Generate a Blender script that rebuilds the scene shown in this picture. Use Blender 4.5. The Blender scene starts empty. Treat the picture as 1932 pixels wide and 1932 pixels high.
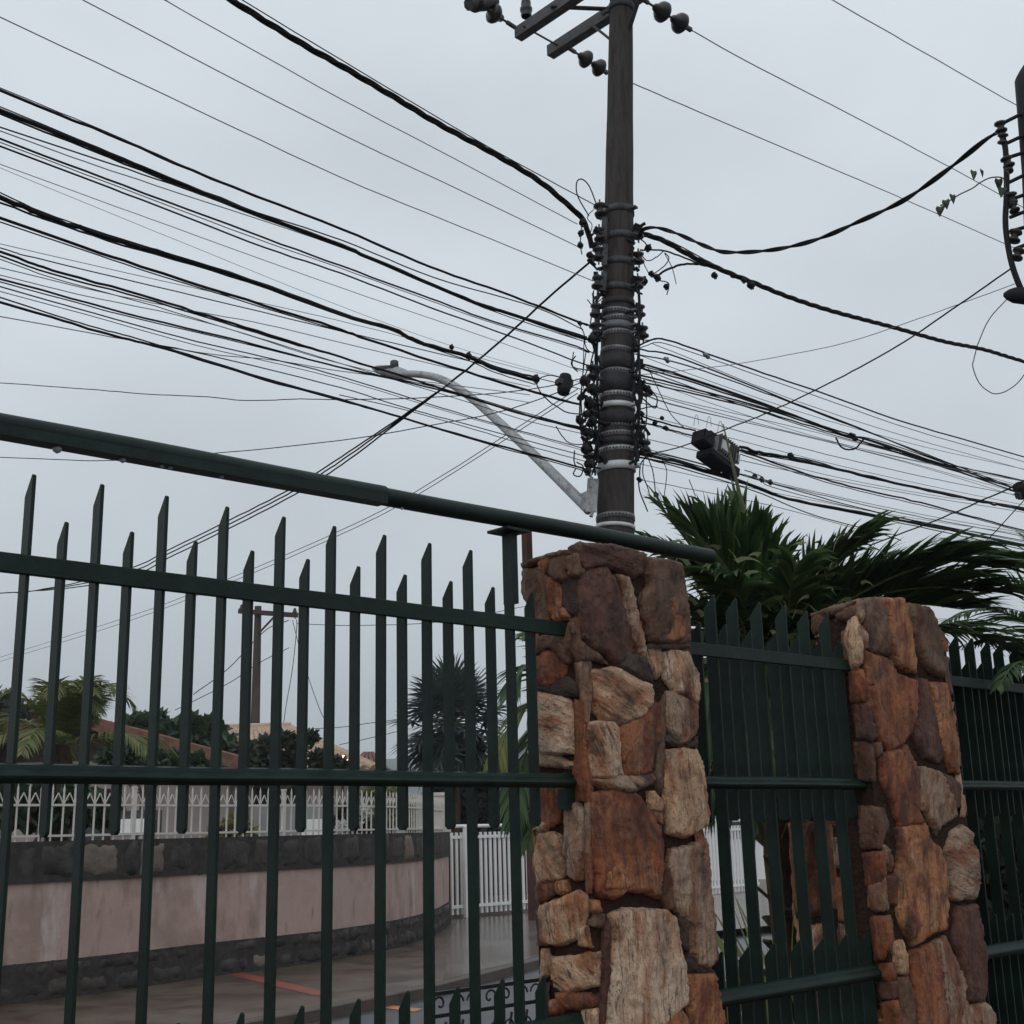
import bpy, bmesh, math, random
import numpy as np
from mathutils import Vector, Matrix, noise
from mathutils.geometry import delaunay_2d_cdt
random.seed(7); RNG = np.random.default_rng(7)
scene = bpy.context.scene
COL = scene.collection
# ------------------------------------------------------------------ camera
FPX, TH, RO, PH, EYE = 2371.5, 0.2493, 0.0259, 0.8127, 1.6     # focal (px of a 1932 px frame), pitch, roll, fence heading, eye height
FV = Vector((0, math.cos(TH), math.sin(TH))); UV = Vector((0, -math.sin(TH), math.cos(TH))); XV = Vector((1, 0, 0))
RI = XV*math.cos(RO) - UV*math.sin(RO); UP = XV*math.sin(RO) + UV*math.cos(RO)
E0 = Vector((0, 0, EYE))
cam_d = bpy.data.cameras.new('camera'); cam = bpy.data.objects.new('camera', cam_d); COL.objects.link(cam)
cam_d.sensor_fit = 'HORIZONTAL'; cam_d.sensor_width = 36.0; cam_d.lens = 36.0*FPX/1932.0
cam_d.clip_start = 0.05; cam_d.clip_end = 6000
cam.matrix_world = Matrix(((RI.x, UP.x, -FV.x, E0.x), (RI.y, UP.y, -FV.y, E0.y), (RI.z, UP.z, -FV.z, E0.z), (0, 0, 0, 1)))
scene.camera = cam
# ------------------------------------------------------------------ sky, sun, exposure
SKYOFF = (7.3, 2.2, 1.9)
SUN_EL, SUN_AZ = math.radians(48), math.radians(206)
world = bpy.data.worlds.new('World'); scene.world = world; world.use_nodes = True
nt = world.node_tree; nt.nodes.clear()
def wn(t, **k):
    n = nt.nodes.new(t)
    for a, b in k.items(): setattr(n, a, b)
    return n
w_out = wn('ShaderNodeOutputWorld'); w_bg = wn('ShaderNodeBackground'); w_bg.inputs['Strength'].default_value = 0.1
w_sky = wn('ShaderNodeTexSky', sky_type='NISHITA', sun_disc=False, sun_elevation=SUN_EL, sun_rotation=SUN_AZ)
w_sky.air_density = 2.0; w_sky.dust_density = 6.0
w_tc = wn('ShaderNodeTexCoord'); w_sep = wn('ShaderNodeSeparateXYZ')
w_ramp = wn('ShaderNodeMapRange'); w_ramp.inputs['From Min'].default_value = 0.0; w_ramp.inputs['From Max'].default_value = 1.0
w_ramp.inputs['To Min'].default_value = 6.75; w_ramp.inputs['To Max'].default_value = 9.0
w_map = wn('ShaderNodeMapping'); w_map.inputs['Scale'].default_value = (1.0, 1.0, 2.0); w_map.inputs['Location'].default_value = SKYOFF
w_no = wn('ShaderNodeTexNoise'); w_no.inputs['Scale'].default_value = 2.7; w_no.inputs['Detail'].default_value = 5; w_no.inputs['Roughness'].default_value = 0.45
w_nr = wn('ShaderNodeMapRange'); w_nr.inputs['From Min'].default_value = 0.25; w_nr.inputs['From Max'].default_value = 0.75
w_nr.inputs['To Min'].default_value = 0.86; w_nr.inputs['To Max'].default_value = 1.13
w_mul = wn('ShaderNodeMath', operation='MULTIPLY')
w_col = wn('ShaderNodeVectorMath', operation='SCALE'); w_col.inputs[0].default_value = (0.905, 0.985, 1.055)
w_mix = wn('ShaderNodeMix', data_type='RGBA'); w_mix.inputs['Factor'].default_value = 0.96
L = nt.links.new
L(w_tc.outputs['Generated'], w_sep.inputs[0]); L(w_sep.outputs['Z'], w_ramp.inputs['Value'])
L(w_tc.outputs['Generated'], w_map.inputs[0]); L(w_map.outputs[0], w_no.inputs['Vector']); L(w_no.outputs['Fac'], w_nr.inputs['Value'])
L(w_ramp.outputs[0], w_mul.inputs[0]); L(w_nr.outputs[0], w_mul.inputs[1]); L(w_mul.outputs[0], w_col.inputs['Scale'])
L(w_sky.outputs[0], w_mix.inputs[6]); L(w_col.outputs[0], w_mix.inputs[7]); L(w_mix.outputs[2], w_bg.inputs['Color']); L(w_bg.outputs[0], w_out.inputs['Surface'])
sun_d = bpy.data.lights.new('sun', 'SUN'); sun_d.energy = 0.5; sun_d.angle = math.radians(70); sun_d.color = (1, 0.97, 0.93)
sun = bpy.data.objects.new('sun', sun_d); COL.objects.link(sun)
sdir = Vector((math.sin(SUN_AZ)*math.cos(SUN_EL), math.cos(SUN_AZ)*math.cos(SUN_EL), math.sin(SUN_EL)))
sun.rotation_euler = sdir.to_track_quat('Z', 'Y').to_euler()
scene.cycles.max_bounces = 6; scene.cycles.diffuse_bounces = 3; scene.cycles.glossy_bounces = 3; scene.cycles.transmission_bounces = 3; scene.cycles.volume_bounces = 0
scene.view_settings.view_transform = 'Standard'; scene.view_settings.look = 'None'
scene.view_settings.exposure = 0.0; scene.view_settings.gamma = 1.0; scene.view_settings.use_curve_mapping = False
# ------------------------------------------------------------------ layout helpers (photo point -> point of the place, on a given surface)
DV = Vector((math.sin(PH), math.cos(PH), 0)); NV = Vector((-math.cos(PH), math.sin(PH), 0))
FQ = 2.65                                  # distance of the fence from the eye
def ray(x, y): return FV + RI*((x-966)/FPX) + UP*((966-y)/FPX)
def pn(x, y, q): d = ray(x, y); return E0 + d*(q/d.dot(NV))
def pu(x, y, u): d = ray(x, y); return E0 + d*(u/d.dot(DV))
def gr(x, y, z=0.0): d = ray(x, y); return E0 + d*((z-EYE)/d.z)
def at(x, y, Y): d = ray(x, y); return E0 + d*(Y/d.y)
def uq(u, q, z): return DV*u + NV*q + Vector((0, 0, z))
# ------------------------------------------------------------------ object helpers
def tag(o, label=None, cat=None, group=None, kind=None):
    if label: o['label'] = label
    if cat: o['category'] = cat
    if group: o['group'] = group
    if kind: o['kind'] = kind
    return o
def empty(name, loc=(0, 0, 0), rz=0.0):
    o = bpy.data.objects.new(name, None); COL.objects.link(o); o.location = loc; o.rotation_euler = (0, 0, rz); o.empty_display_size = .1
    return o
def link(name, me, mat, parent=None, loc=None, rz=None):
    o = bpy.data.objects.new(name, me); COL.objects.link(o)
    if mat is not None and not me.materials: me.materials.append(mat)
    if parent is not None: o.parent = parent
    if loc is not None: o.location = loc
    if rz is not None: o.rotation_euler = (0, 0, rz)
    return o
def copy_tree(o, parent=None):
    c = o.copy(); COL.objects.link(c); c.parent = parent
    for ch in list(o.children): copy_tree(ch, c)
    return c
class MB:
    """collects shapes; build() links them as one mesh object"""
    def __init__(s): s.v = []; s.f = []; s.sm = []
    def add(s, vs, fs, smooth=False):
        b = len(s.v); s.v += [tuple(v) for v in vs]; s.f += [tuple(i+b for i in f) for f in fs]; s.sm += [smooth]*len(fs); return s
    def box(s, x0, x1, y0, y1, z0, z1):
        return s.add([(x0,y0,z0),(x1,y0,z0),(x1,y1,z0),(x0,y1,z0),(x0,y0,z1),(x1,y0,z1),(x1,y1,z1),(x0,y1,z1)],
                     [(0,3,2,1),(4,5,6,7),(0,1,5,4),(1,2,6,5),(2,3,7,6),(3,0,4,7)])
    def beam(s, a, b, w, h, up=(0, 0, 1)):
        a = Vector(a); b = Vector(b); t = (b-a).normalized(); sd = t.cross(Vector(up))
        sd = Vector((1, 0, 0)) if sd.length < 1e-6 else sd.normalized()
        u = sd.cross(t); vs = []
        for p in (a, b):
            for i, j in ((-1, -1), (1, -1), (1, 1), (-1, 1)): vs.append(p + sd*(i*w/2) + u*(j*h/2))
        return s.add(vs, [(0,1,2,3),(7,6,5,4),(0,4,5,1),(1,5,6,2),(2,6,7,3),(3,7,4,0)])
    def tube(s, pts, r, n=8, cap=True):
        pts = [Vector(p) for p in pts]; m = len(pts); rs = r if isinstance(r, (list, tuple)) else [r]*m
        vs = []; t0 = (pts[1]-pts[0]).normalized(); ref = Vector((0, 0, 1)) if abs(t0.z) < .9 else Vector((1, 0, 0))
        a = t0.cross(ref).normalized()
        for i, p in enumerate(pts):
            t = (pts[min(i+1, m-1)] - pts[max(i-1, 0)]); t = t.normalized() if t.length > 1e-9 else t0
            a = a - t*a.dot(t); a = a.normalized() if a.length > 1e-6 else t.orthogonal().normalized(); b = t.cross(a)
            for k in range(n):
                an = 2*math.pi*k/n; vs.append(p + (a*math.cos(an) + b*math.sin(an))*rs[i])
        fs = [(i*n+k, i*n+(k+1) % n, (i+1)*n+(k+1) % n, (i+1)*n+k) for i in range(m-1) for k in range(n)]
        s.add(vs, fs, True)
        if cap: s.add(vs[:n][::-1], [tuple(range(n))]); s.add(vs[-n:], [tuple(range(n))])
        return s
    def lathe(s, base, axis, prof, n=12):          # prof: (along, radius)
        base = Vector(base); ax = Vector(axis).normalized(); a = ax.orthogonal().normalized(); b = ax.cross(a); vs = []
        for h, r in prof:
            for k in range(n):
                an = 2*math.pi*k/n; vs.append(base + ax*h + (a*math.cos(an) + b*math.sin(an))*r)
        m = len(prof)
        return s.add(vs, [(i*n+k, i*n+(k+1) % n, (i+1)*n+(k+1) % n, (i+1)*n+k) for i in range(m-1) for k in range(n)], True)
    def poly(s, pts): return s.add(pts, [tuple(range(len(pts)))])
    def prism(s, pts, z0, z1):                     # flat polygon (x, y) given height
        n = len(pts); vs = [(p[0], p[1], z0) for p in pts] + [(p[0], p[1], z1) for p in pts]
        return s.add(vs, [tuple(range(n))[::-1], tuple(range(n, 2*n))] + [(i, (i+1) % n, n+(i+1) % n, n+i) for i in range(n)])
    def mesh(s, name, mat=None):
        me = bpy.data.meshes.new(name); me.from_pydata(s.v, [], s.f)
        me.polygons.foreach_set('use_smooth', s.sm); me.update()
        if mat: me.materials.append(mat)
        return me
    def build(s, name, mat, parent=None, loc=None, rz=None): return link(name, s.mesh(name), mat, parent, loc, rz)
def np_mesh(name, verts, faces, mat, smooth=False):
    verts = np.asarray(verts, dtype=np.float32).reshape(-1, 3); faces = np.asarray(faces, dtype=np.int32); k = faces.shape[1]
    me = bpy.data.meshes.new(name); me.vertices.add(len(verts)); me.vertices.foreach_set('co', verts.ravel())
    me.loops.add(faces.size); me.loops.foreach_set('vertex_index', faces.ravel())
    me.polygons.add(len(faces)); me.polygons.foreach_set('loop_start', np.arange(0, faces.size, k, dtype=np.int32))
    me.polygons.foreach_set('loop_total', np.full(len(faces), k, dtype=np.int32))
    if smooth: me.polygons.foreach_set('use_smooth', np.ones(len(faces), dtype=bool))
    me.update(calc_edges=True); me.validate(); me.materials.append(mat); return me
# ------------------------------------------------------------------ materials
def mat(name, base, rough=.6, spec=.5, metal=0.0, var=None, scale=8.0, vec=(1, 1, 1), bump=0.0, bscale=40.0, bvec=(1, 1, 1), detail=5, extra=None, transl=0.0, coat=0.0, lo=.35, hi=.65):
    m = bpy.data.materials.new(name); m.use_nodes = True; t = m.node_tree; b = t.nodes['Principled BSDF']
    b.inputs['Roughness'].default_value = rough; b.inputs['Specular IOR Level'].default_value = spec; b.inputs['Metallic'].default_value = metal
    b.inputs['Base Color'].default_value = (*base, 1); b.inputs['Coat Weight'].default_value = coat
    tc = t.nodes.new('ShaderNodeTexCoord'); Lk = t.links.new
    def nz(sc, v, det=detail, rgh=.6):
        mp = t.nodes.new('ShaderNodeMapping'); mp.inputs['Scale'].default_value = v; n = t.nodes.new('ShaderNodeTexNoise')
        n.inputs['Scale'].default_value = sc; n.inputs['Detail'].default_value = det; n.inputs['Roughness'].default_value = rgh
        Lk(tc.outputs['Object'], mp.inputs[0]); Lk(mp.outputs[0], n.inputs['Vector']); return n
    out = None
    if var:
        n = nz(scale, vec); cr = t.nodes.new('ShaderNodeValToRGB'); els = cr.color_ramp.elements
        cols = [base] + list(var)
        els[0].position = lo; els[0].color = (*cols[0], 1); els[1].position = hi; els[1].color = (*cols[-1], 1)
        for i, c in enumerate(cols[1:-1]): e = els.new(lo+(hi-lo)*(i+1)/(len(cols)-1)); e.color = (*c, 1)
        Lk(n.outputs['Fac'], cr.inputs[0]); out = cr.outputs[0]
    if extra:                                      # (colour, scale, vec, lo, hi): stains of a second colour
        for (c2, sc2, v2, lo2, hi2) in extra:
            n2 = nz(sc2, v2); mr = t.nodes.new('ShaderNodeMapRange'); mr.inputs['From Min'].default_value = lo2; mr.inputs['From Max'].default_value = hi2
            mx = t.nodes.new('ShaderNodeMix'); mx.data_type = 'RGBA'; mx.inputs[6].default_value = (*base, 1); mx.inputs[7].default_value = (*c2, 1)
            if out is not None: Lk(out, mx.inputs[6])
            Lk(n2.outputs['Fac'], mr.inputs['Value']); Lk(mr.outputs[0], mx.inputs['Factor']); out = mx.outputs[2]
    if out is not None: Lk(out, b.inputs['Base Color'])
    if bump:
        n3 = nz(bscale, bvec, 6); bp = t.nodes.new('ShaderNodeBump'); bp.inputs['Strength'].default_value = 1.0; bp.inputs['Distance'].default_value = bump
        Lk(n3.outputs['Fac'], bp.inputs['Height']); Lk(bp.outputs[0], b.inputs['Normal'])
    if transl:
        tr = t.nodes.new('ShaderNodeBsdfTranslucent'); ms = t.nodes.new('ShaderNodeMixShader'); ms.inputs[0].default_value = transl
        tr.inputs['Color'].default_value = (base[0]*1.5, base[1]*1.5, base[2]*1.1, 1)
        if out is not None: Lk(out, tr.inputs['Color'])
        Lk(b.outputs[0], ms.inputs[1]); Lk(tr.outputs[0], ms.inputs[2]); Lk(ms.outputs[0], t.nodes['Material Output'].inputs['Surface'])
    return m
def leafmat(name, a, b_, c, rough=.5, transl=.25, spec=.4):
    m = bpy.data.materials.new(name); m.use_nodes = True; t = m.node_tree; b = t.nodes['Principled BSDF']; Lk = t.links.new
    b.inputs['Roughness'].default_value = rough; b.inputs['Specular IOR Level'].default_value = spec
    g = t.nodes.new('ShaderNodeNewGeometry'); cr = t.nodes.new('ShaderNodeValToRGB'); e = cr.color_ramp.elements
    e[0].color = (*a, 1); e[1].color = (*c, 1); k = e.new(.55); k.color = (*b_, 1)
    Lk(g.outputs['Random Per Island'], cr.inputs[0]); Lk(cr.outputs[0], b.inputs['Base Color'])
    tr = t.nodes.new('ShaderNodeBsdfTranslucent'); ms = t.nodes.new('ShaderNodeMixShader'); ms.inputs[0].default_value = transl
    Lk(cr.outputs[0], tr.inputs['Color']); Lk(b.outputs[0], ms.inputs[1]); Lk(tr.outputs[0], ms.inputs[2]); Lk(ms.outputs[0], t.nodes['Material Output'].inputs['Surface'])
    return m
def stonemat(name, cols, stain):
    m = mat(name, cols[0], rough=.68, spec=.4, var=cols[1:], scale=11, vec=(1, 1, .55), lo=.28, hi=.72,
               extra=[(stain, 9, (1.6, 1.6, .5), .44, .62), ((.06, .034, .022), 60, (1.4, 1.4, .16), .52, .72), ((.04, .028, .02), 190, (1, 1, .6), .56, .70), ((.04, .024, .017), 7, (1, 1, .8), .52, .72)],
               bump=.012, bscale=30, bvec=(1.3, 1.3, .3))
    t = m.node_tree; b1 = [n for n in t.nodes if n.type == 'BUMP'][0]; tc = [n for n in t.nodes if n.type == 'TEX_COORD'][0]; Lk = t.links.new
    v = t.nodes.new('ShaderNodeTexVoronoi'); v.inputs['Scale'].default_value = 24; mp = t.nodes.new('ShaderNodeMapping'); mp.inputs['Scale'].default_value = (1.2, 1.2, .5); wn_ = t.nodes.new('ShaderNodeTexNoise'); wn_.inputs['Scale'].default_value = 12
    ad = t.nodes.new('ShaderNodeVectorMath'); ad.operation = 'MULTIPLY_ADD'; ad.inputs[1].default_value = (.12, .12, .12)
    Lk(tc.outputs['Object'], wn_.inputs['Vector']); Lk(wn_.outputs['Color'], ad.inputs[0]); Lk(tc.outputs['Object'], ad.inputs[2]); Lk(ad.outputs[0], mp.inputs[0]); Lk(mp.outputs[0], v.inputs['Vector'])
    b0 = t.nodes.new('ShaderNodeBump'); b0.inputs['Strength'].default_value = .8; b0.inputs['Distance'].default_value = .014; Lk(v.outputs['Distance'], b0.inputs['Height']); Lk(b0.outputs[0], b1.inputs['Normal'])
    n = t.nodes.new('ShaderNodeTexNoise'); n.inputs['Scale'].default_value = 150; n.inputs['Detail'].default_value = 4; n.inputs['Roughness'].default_value = .7
    b2 = t.nodes.new('ShaderNodeBump'); b2.inputs['Strength'].default_value = .9; b2.inputs['Distance'].default_value = .005
    Lk(tc.outputs['Object'], n.inputs['Vector']); Lk(n.outputs['Fac'], b2.inputs['Height']); Lk(b1.outputs[0], b2.inputs['Normal']); Lk(b2.outputs[0], t.nodes['Principled BSDF'].inputs['Normal'])
    return m
M = {}
M['green'] = mat('green_paint', (.0022, .0098, .0064), rough=.5, spec=.26, var=[(.0035, .0145, .0098), (.006, .021, .0145)], scale=9, bump=.0012, bscale=90, extra=[((.04, .05, .043), 55, (1, 1, 1), .7, .8), ((.035, .016, .009), 10, (1, 1, .5), .73, .8)])
M['tan'] = stonemat('stone_tan', [(.46, .265, .15), (.58, .365, .225), (.62, .43, .29)], (.34, .12, .05))
M['pale'] = stonemat('stone_pale', [(.52, .33, .215), (.62, .43, .30), (.66, .50, .37)], (.38, .16, .08))
M['grey'] = stonemat('stone_grey', [(.2790, .1710, .1125), (.3690, .2430, .1665), (.4140, .2970, .2115)], (.2340, .0855, .0405))
M['orange'] = stonemat('stone_orange', [(.37, .135, .048), (.46, .19, .074), (.43, .225, .12)], (.19, .05, .02))
M['rust'] = stonemat('stone_rust', [(.2484, .0662, .0248), (.3220, .1030, .0396), (.3220, .1472, .0736)], (.1104, .0276, .0129))
M['dred'] = stonemat('stone_dark_red', [(.0892, .0289, .0187), (.1275, .0459, .0289), (.1615, .0723, .0476)], (.0595, .0187, .0119))
M['brown'] = stonemat('stone_brown', [(.1280, .0656, .0384), (.1760, .0960, .0576), (.2080, .1280, .0800)], (.1040, .0360, .0176))
M['dark'] = stonemat('stone_dark', [(.0490, .0294, .0210), (.0700, .0434, .0308), (.0910, .0595, .0420)], (.0350, .0182, .0126))
M['mortar'] = mat('mortar', (.03, .0165, .012), rough=.92, spec=.1, var=[(.052, .028, .02), (.036, .024, .019)], scale=22, bump=.03, bscale=45)
M['concrete_pole'] = mat('pole_concrete', (.042, .04, .04), rough=.85, spec=.15, var=[(.062, .058, .056), (.05, .038, .033)], scale=6, vec=(3, 3, .5), bump=.004, bscale=60, extra=[((.04, .021, .015), 5, (2, 2, .25), .5, .68), ((.16, .075, .035), 30, (1.5, 1.5, .1), .67, .78)])
M['tape'] = mat('tape_wrap', (.028, .027, .029), rough=.75, spec=.2, var=[(.05, .048, .05)], scale=12, bump=.006, bscale=40)
M['galv'] = mat('galvanised_steel', (.27, .28, .29), rough=.5, spec=.5, metal=.3, var=[(.38, .39, .40), (.2, .205, .21)], scale=18, bump=.0006, bscale=120)
M['dgalv'] = mat('weathered_steel', (.04, .042, .046), rough=.65, spec=.3, metal=.2, var=[(.085, .086, .09)], scale=20)
M['strap'] = mat('pale_strap', (.5, .51, .52), rough=.5, spec=.4, var=[(.62, .62, .62)], scale=14)
M['black'] = mat('black_rubber', (.007, .007, .009), rough=.65, spec=.2, var=[(.013, .013, .016)], scale=30)
M['insul'] = mat('dark_porcelain', (.012, .011, .013), rough=.35, spec=.4, var=[(.024, .02, .02)], scale=15)
M['cable'] = mat('black_cable', (.006, .006, .0085), rough=.75, spec=.15, var=[(.01, .01, .013)], scale=40)
M['alu'] = mat('bare_wire', (.16, .16, .165), rough=.55, spec=.4, metal=.3, var=[(.21, .21, .215)], scale=10)
M['wood'] = mat('crossarm_wood', (.075, .075, .08), rough=.8, spec=.25, var=[(.13, .13, .135)], scale=10, vec=(1, 1, 6), bump=.003, bscale=50)
M['white'] = mat('white_paint', (.78, .78, .77), rough=.45, spec=.4, var=[(.82, .82, .81)], scale=6, extra=[((.5, .46, .4), 9, (1, 1, 1), .66, .84)])
M['cream'] = mat('cream_paint', (.55, .51, .47), rough=.55, spec=.35, var=[(.64, .60, .56)], scale=5, extra=[((.36, .27, .2), 12, (1, 1, 1), .62, .78)])
M['pink'] = mat('pink_plaster', (.40, .285, .255), rough=.9, spec=.2, var=[(.45, .325, .29), (.34, .24, .21)], scale=1.4, bump=.006, bscale=25, extra=[((.52, .43, .40), 2.3, (1, 1, .35), .57, .66), ((.28, .20, .165), 3.5, (1, 1, .3), .55, .7), ((.20, .15, .125), 9, (1, 1, .25), .64, .75)])
M['basalt'] = mat('basalt', (.03, .028, .028), rough=.85, spec=.25, var=[(.05, .045, .044), (.075, .066, .062)], scale=5, bump=.02, bscale=16)
M['basalt2'] = mat('basalt_brown', (.05, .042, .038), rough=.85, spec=.25, var=[(.085, .07, .062)], scale=5, bump=.02, bscale=16)
M['basalt3'] = mat('lichen_stone', (.13, .105, .088), rough=.85, spec=.2, var=[(.20, .165, .14)], scale=7, bump=.015, bscale=20)
M['joint'] = mat('wall_joint', (.035, .031, .03), rough=.9, spec=.2, var=[(.06, .052, .048)], scale=9, bump=.01, bscale=20)
M['pave'] = mat('wet_pavement', (.0720, .0504, .0374), rough=.33, spec=.5, var=[(.1080, .0792, .0612), (.1368, .1080, .0828)], scale=.9, bump=.003, bscale=25, extra=[((.0468, .0288, .0223), 1.6, (1, 1, 1), .48, .64)])
M['apron'] = mat('wet_concrete', (.12, .095, .08), rough=.2, spec=.5, var=[(.18, .16, .145)], scale=.8, bump=.0015, bscale=20, extra=[((.10, .075, .058), 1.2, (1, 1, 1), .46, .64)])
M['asphalt'] = mat('wet_asphalt', (.05, .052, .055), rough=.35, spec=.5, var=[(.075, .077, .08)], scale=2.0, bump=.004, bscale=60)
M['kerb'] = mat('kerb_concrete', (.07, .05, .04), rough=.5, spec=.35, var=[(.10, .075, .062)], scale=4, bump=.005, bscale=30)
M['soil'] = mat('soil', (.045, .034, .026), rough=.85, spec=.2, var=[(.07, .055, .04), (.05, .06, .03)], scale=.9, bump=.02, bscale=8)
M['redline'] = mat('red_stripe_paint', (.27, .065, .04), rough=.5, spec=.4, var=[(.20, .06, .04)], scale=4, extra=[((.09, .06, .05), 6, (1, 1, 1), .6, .75)])
M['orangeline'] = mat('orange_stripe_paint', (.55, .2, .08), rough=.5, spec=.4, var=[(.42, .17, .08)], scale=4)
M['terracotta'] = mat('terracotta_tile', (.15, .07, .05), rough=.75, spec=.25, var=[(.21, .105, .075), (.12, .065, .05)], scale=5, bump=.01, bscale=12)
M['tantile'] = mat('tan_tile', (.38, .26, .18), rough=.75, spec=.25, var=[(.46, .33, .24), (.33, .21, .15)], scale=4, bump=.01, bscale=12)
M['housewall'] = mat('house_plaster', (.31, .26, .245), rough=.9, spec=.2, var=[(.36, .31, .295)], scale=2, bump=.004, bscale=20)
M['greywall'] = mat('grey_plaster', (.25, .245, .25), rough=.9, spec=.2, var=[(.30, .295, .30)], scale=2)
M['darkwood'] = mat('dark_wood', (.035, .022, .018), rough=.6, spec=.3, var=[(.06, .035, .028)], scale=6)
M['glass'] = mat('window_glass', (.02, .023, .026), rough=.08, spec=.6)
M['iron'] = mat('wrought_iron', (.012, .013, .015), rough=.45, spec=.5, var=[(.022, .022, .024)], scale=20)
M['bark'] = mat('bark', (.06, .045, .034), rough=.9, spec=.15, var=[(.10, .078, .06)], scale=8, vec=(1, 1, .3), bump=.02, bscale=14)
M['palmbark'] = mat('palm_fibre', (.04, .026, .018), rough=.9, spec=.15, var=[(.085, .055, .036)], scale=14, vec=(1, 1, .4), bump=.02, bscale=26)
M['farbark'] = mat('pole_wood', (.0600, .0468, .0396), rough=.85, spec=.2, var=[(.0840, .0690, .0600)], scale=4, vec=(1, 1, .2))
M['palm'] = leafmat('palm_leaf', (.0270, .0594, .0203), (.0459, .0918, .0297), (.1013, .1418, .0486), rough=.4, transl=.32)
M['palmrib'] = mat('palm_rib', (.06, .085, .028), rough=.5, spec=.4, var=[(.09, .11, .04)], scale=6)
M['dryleaf'] = leafmat('curled_leaf', (.0650, .0975, .0390), (.1300, .1430, .0650), (.2080, .1690, .0910), rough=.5, transl=.25)
M['yellowpalm'] = leafmat('yellow_green_palm_leaf', (.0750, .1125, .0300), (.1275, .1500, .0375), (.2100, .1875, .0525), transl=.3)
M['fanpalm'] = leafmat('blue_green_fan_leaf', (.036, .052, .048), (.055, .074, .068), (.085, .105, .098), transl=.2)  # blue-green leaves lightened towards grey, haze put into the colour
M['tree1'] = leafmat('broad_leaf', (.0216, .0432, .0204), (.0336, .0624, .0276), (.0540, .0864, .0360), transl=.25)
M['tree2'] = leafmat('dark_shrub_leaf', (.02, .03, .02), (.03, .043, .026), (.05, .06, .035), transl=.2)
M['yellowbush'] = leafmat('yellow_bush_leaf', (.10, .12, .04), (.17, .18, .06), (.26, .25, .10), transl=.3)
M['whiteflower'] = leafmat('white_petal', (.5, .5, .47), (.6, .6, .57), (.66, .66, .62), transl=.3)
M['sword'] = leafmat('variegated_sword_leaf', (.10, .14, .05), (.24, .27, .11), (.48, .46, .26), rough=.42, transl=.3)
M['hill'] = mat('forest_hill', (.03, .045, .03), rough=1, spec=.1, var=[(.05, .065, .045)], scale=.02)
M['redclay'] = mat('red_post_paint', (.06, .024, .019), rough=.7, spec=.3, var=[(.085, .035, .027)], scale=6)
lampm = bpy.data.materials.new('lit_lamp'); lampm.use_nodes = True
lb = lampm.node_tree.nodes['Principled BSDF']; lb.inputs['Base Color'].default_value = (.9, .85, .7, 1)
lb.inputs['Emission Color'].default_value = (1, .86, .55, 1); lb.inputs['Emission Strength'].default_value = 3.0
# ------------------------------------------------------------------ ground, road, pavement
def adopt(o, parent):
    o.parent = parent; o.matrix_parent_inverse = parent.matrix_basis.inverted(); return o
def sheet(name, pts, z, m, kind='structure'):
    return tag(MB().poly([(p[0], p[1], z) for p in pts]).build(name, m), kind=kind)
sheet('ground', [(-2500, -2500), (2500, -2500), (2500, 2500), (-2500, 2500)], -.17, M['soil'])
KERB = [(-4.6, 8.2), (-3.5, 10.4), (-2.55, 12.05), (-1.9, 13.05), (-.96, 14.62), (.18, 17.16), (2.2, 21.0), (6.2, 25.6), (14, 32.5), (30, 45)]
def offs(path, d):
    out = []
    for i, p in enumerate(path):
        a = Vector(path[max(i-1, 0)]); b = Vector(path[min(i+1, len(path)-1)]); t = (b-a).normalized(); out.append((p[0]-t.y*d, p[1]+t.x*d))
    return out
kin = offs(KERB, .16)
road = KERB + [(60, 45), (60, -20), (-4.6, -20)]
sheet('road', [(p[0], p[1]) for p in road], -.12, M['asphalt'])
kv = []; kf = []
for a, b in zip(KERB, kin): kv += [(a[0], a[1], -.2), (a[0], a[1], -.012), (a[0]+(b[0]-a[0])*.1, a[1]+(b[1]-a[1])*.1, .002), (b[0], b[1], .002), (b[0], b[1], -.2)]
for i in range(len(KERB)-1):
    for j in range(4): kf.append((i*5+j, i*5+5+j, i*5+6+j, i*5+1+j))
tag(MB().add(kv, kf).build('kerb', M['kerb']), kind='structure')
pav = [(p[0], p[1]) for p in kin] + [(30, 70), (-60, 70), (-60, 8.2)]
tag(MB().prism(pav, -.2, 0).build('pavement', M['pave']), kind='structure')
sheet('driveway', [(a.x, a.y) for a in [gr(x, y) for x, y in ((836, 1850), (842, 1822), (838, 1796), (850, 1766), (862, 1736), (1000, 1722), (1440, 1682), (1500, 1742), (1200, 1772), (1014, 1806), (905, 1832), (862, 1844))]], .005, M['apron'])
s0, s1 = gr(430, 1834), gr(612, 1877); w_ = Vector((.1, .05, 0))
sheet('red_stripe', [s0-w_, s1-w_, s1+w_, s0+w_], .004, M['redline'])
o0, o1 = gr(690, 1895, -.12), gr(790, 1907, -.12); w_ = Vector((.03, .1, 0))
sheet('orange_road_line', [o0-w_, o1-w_, o1+w_, o0+w_], -.115, M['orangeline'])
# our own side: paved strip under the fence
fz = [uq(u, q, 0) for u, q in ((-3, -6), (14, -6), (14, 4.6), (-3, 4.6))]
tag(MB().prism([(p.x, p.y) for p in fz], -.2, -.01).build('yard_paving', M['pave']), kind='structure')
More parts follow.
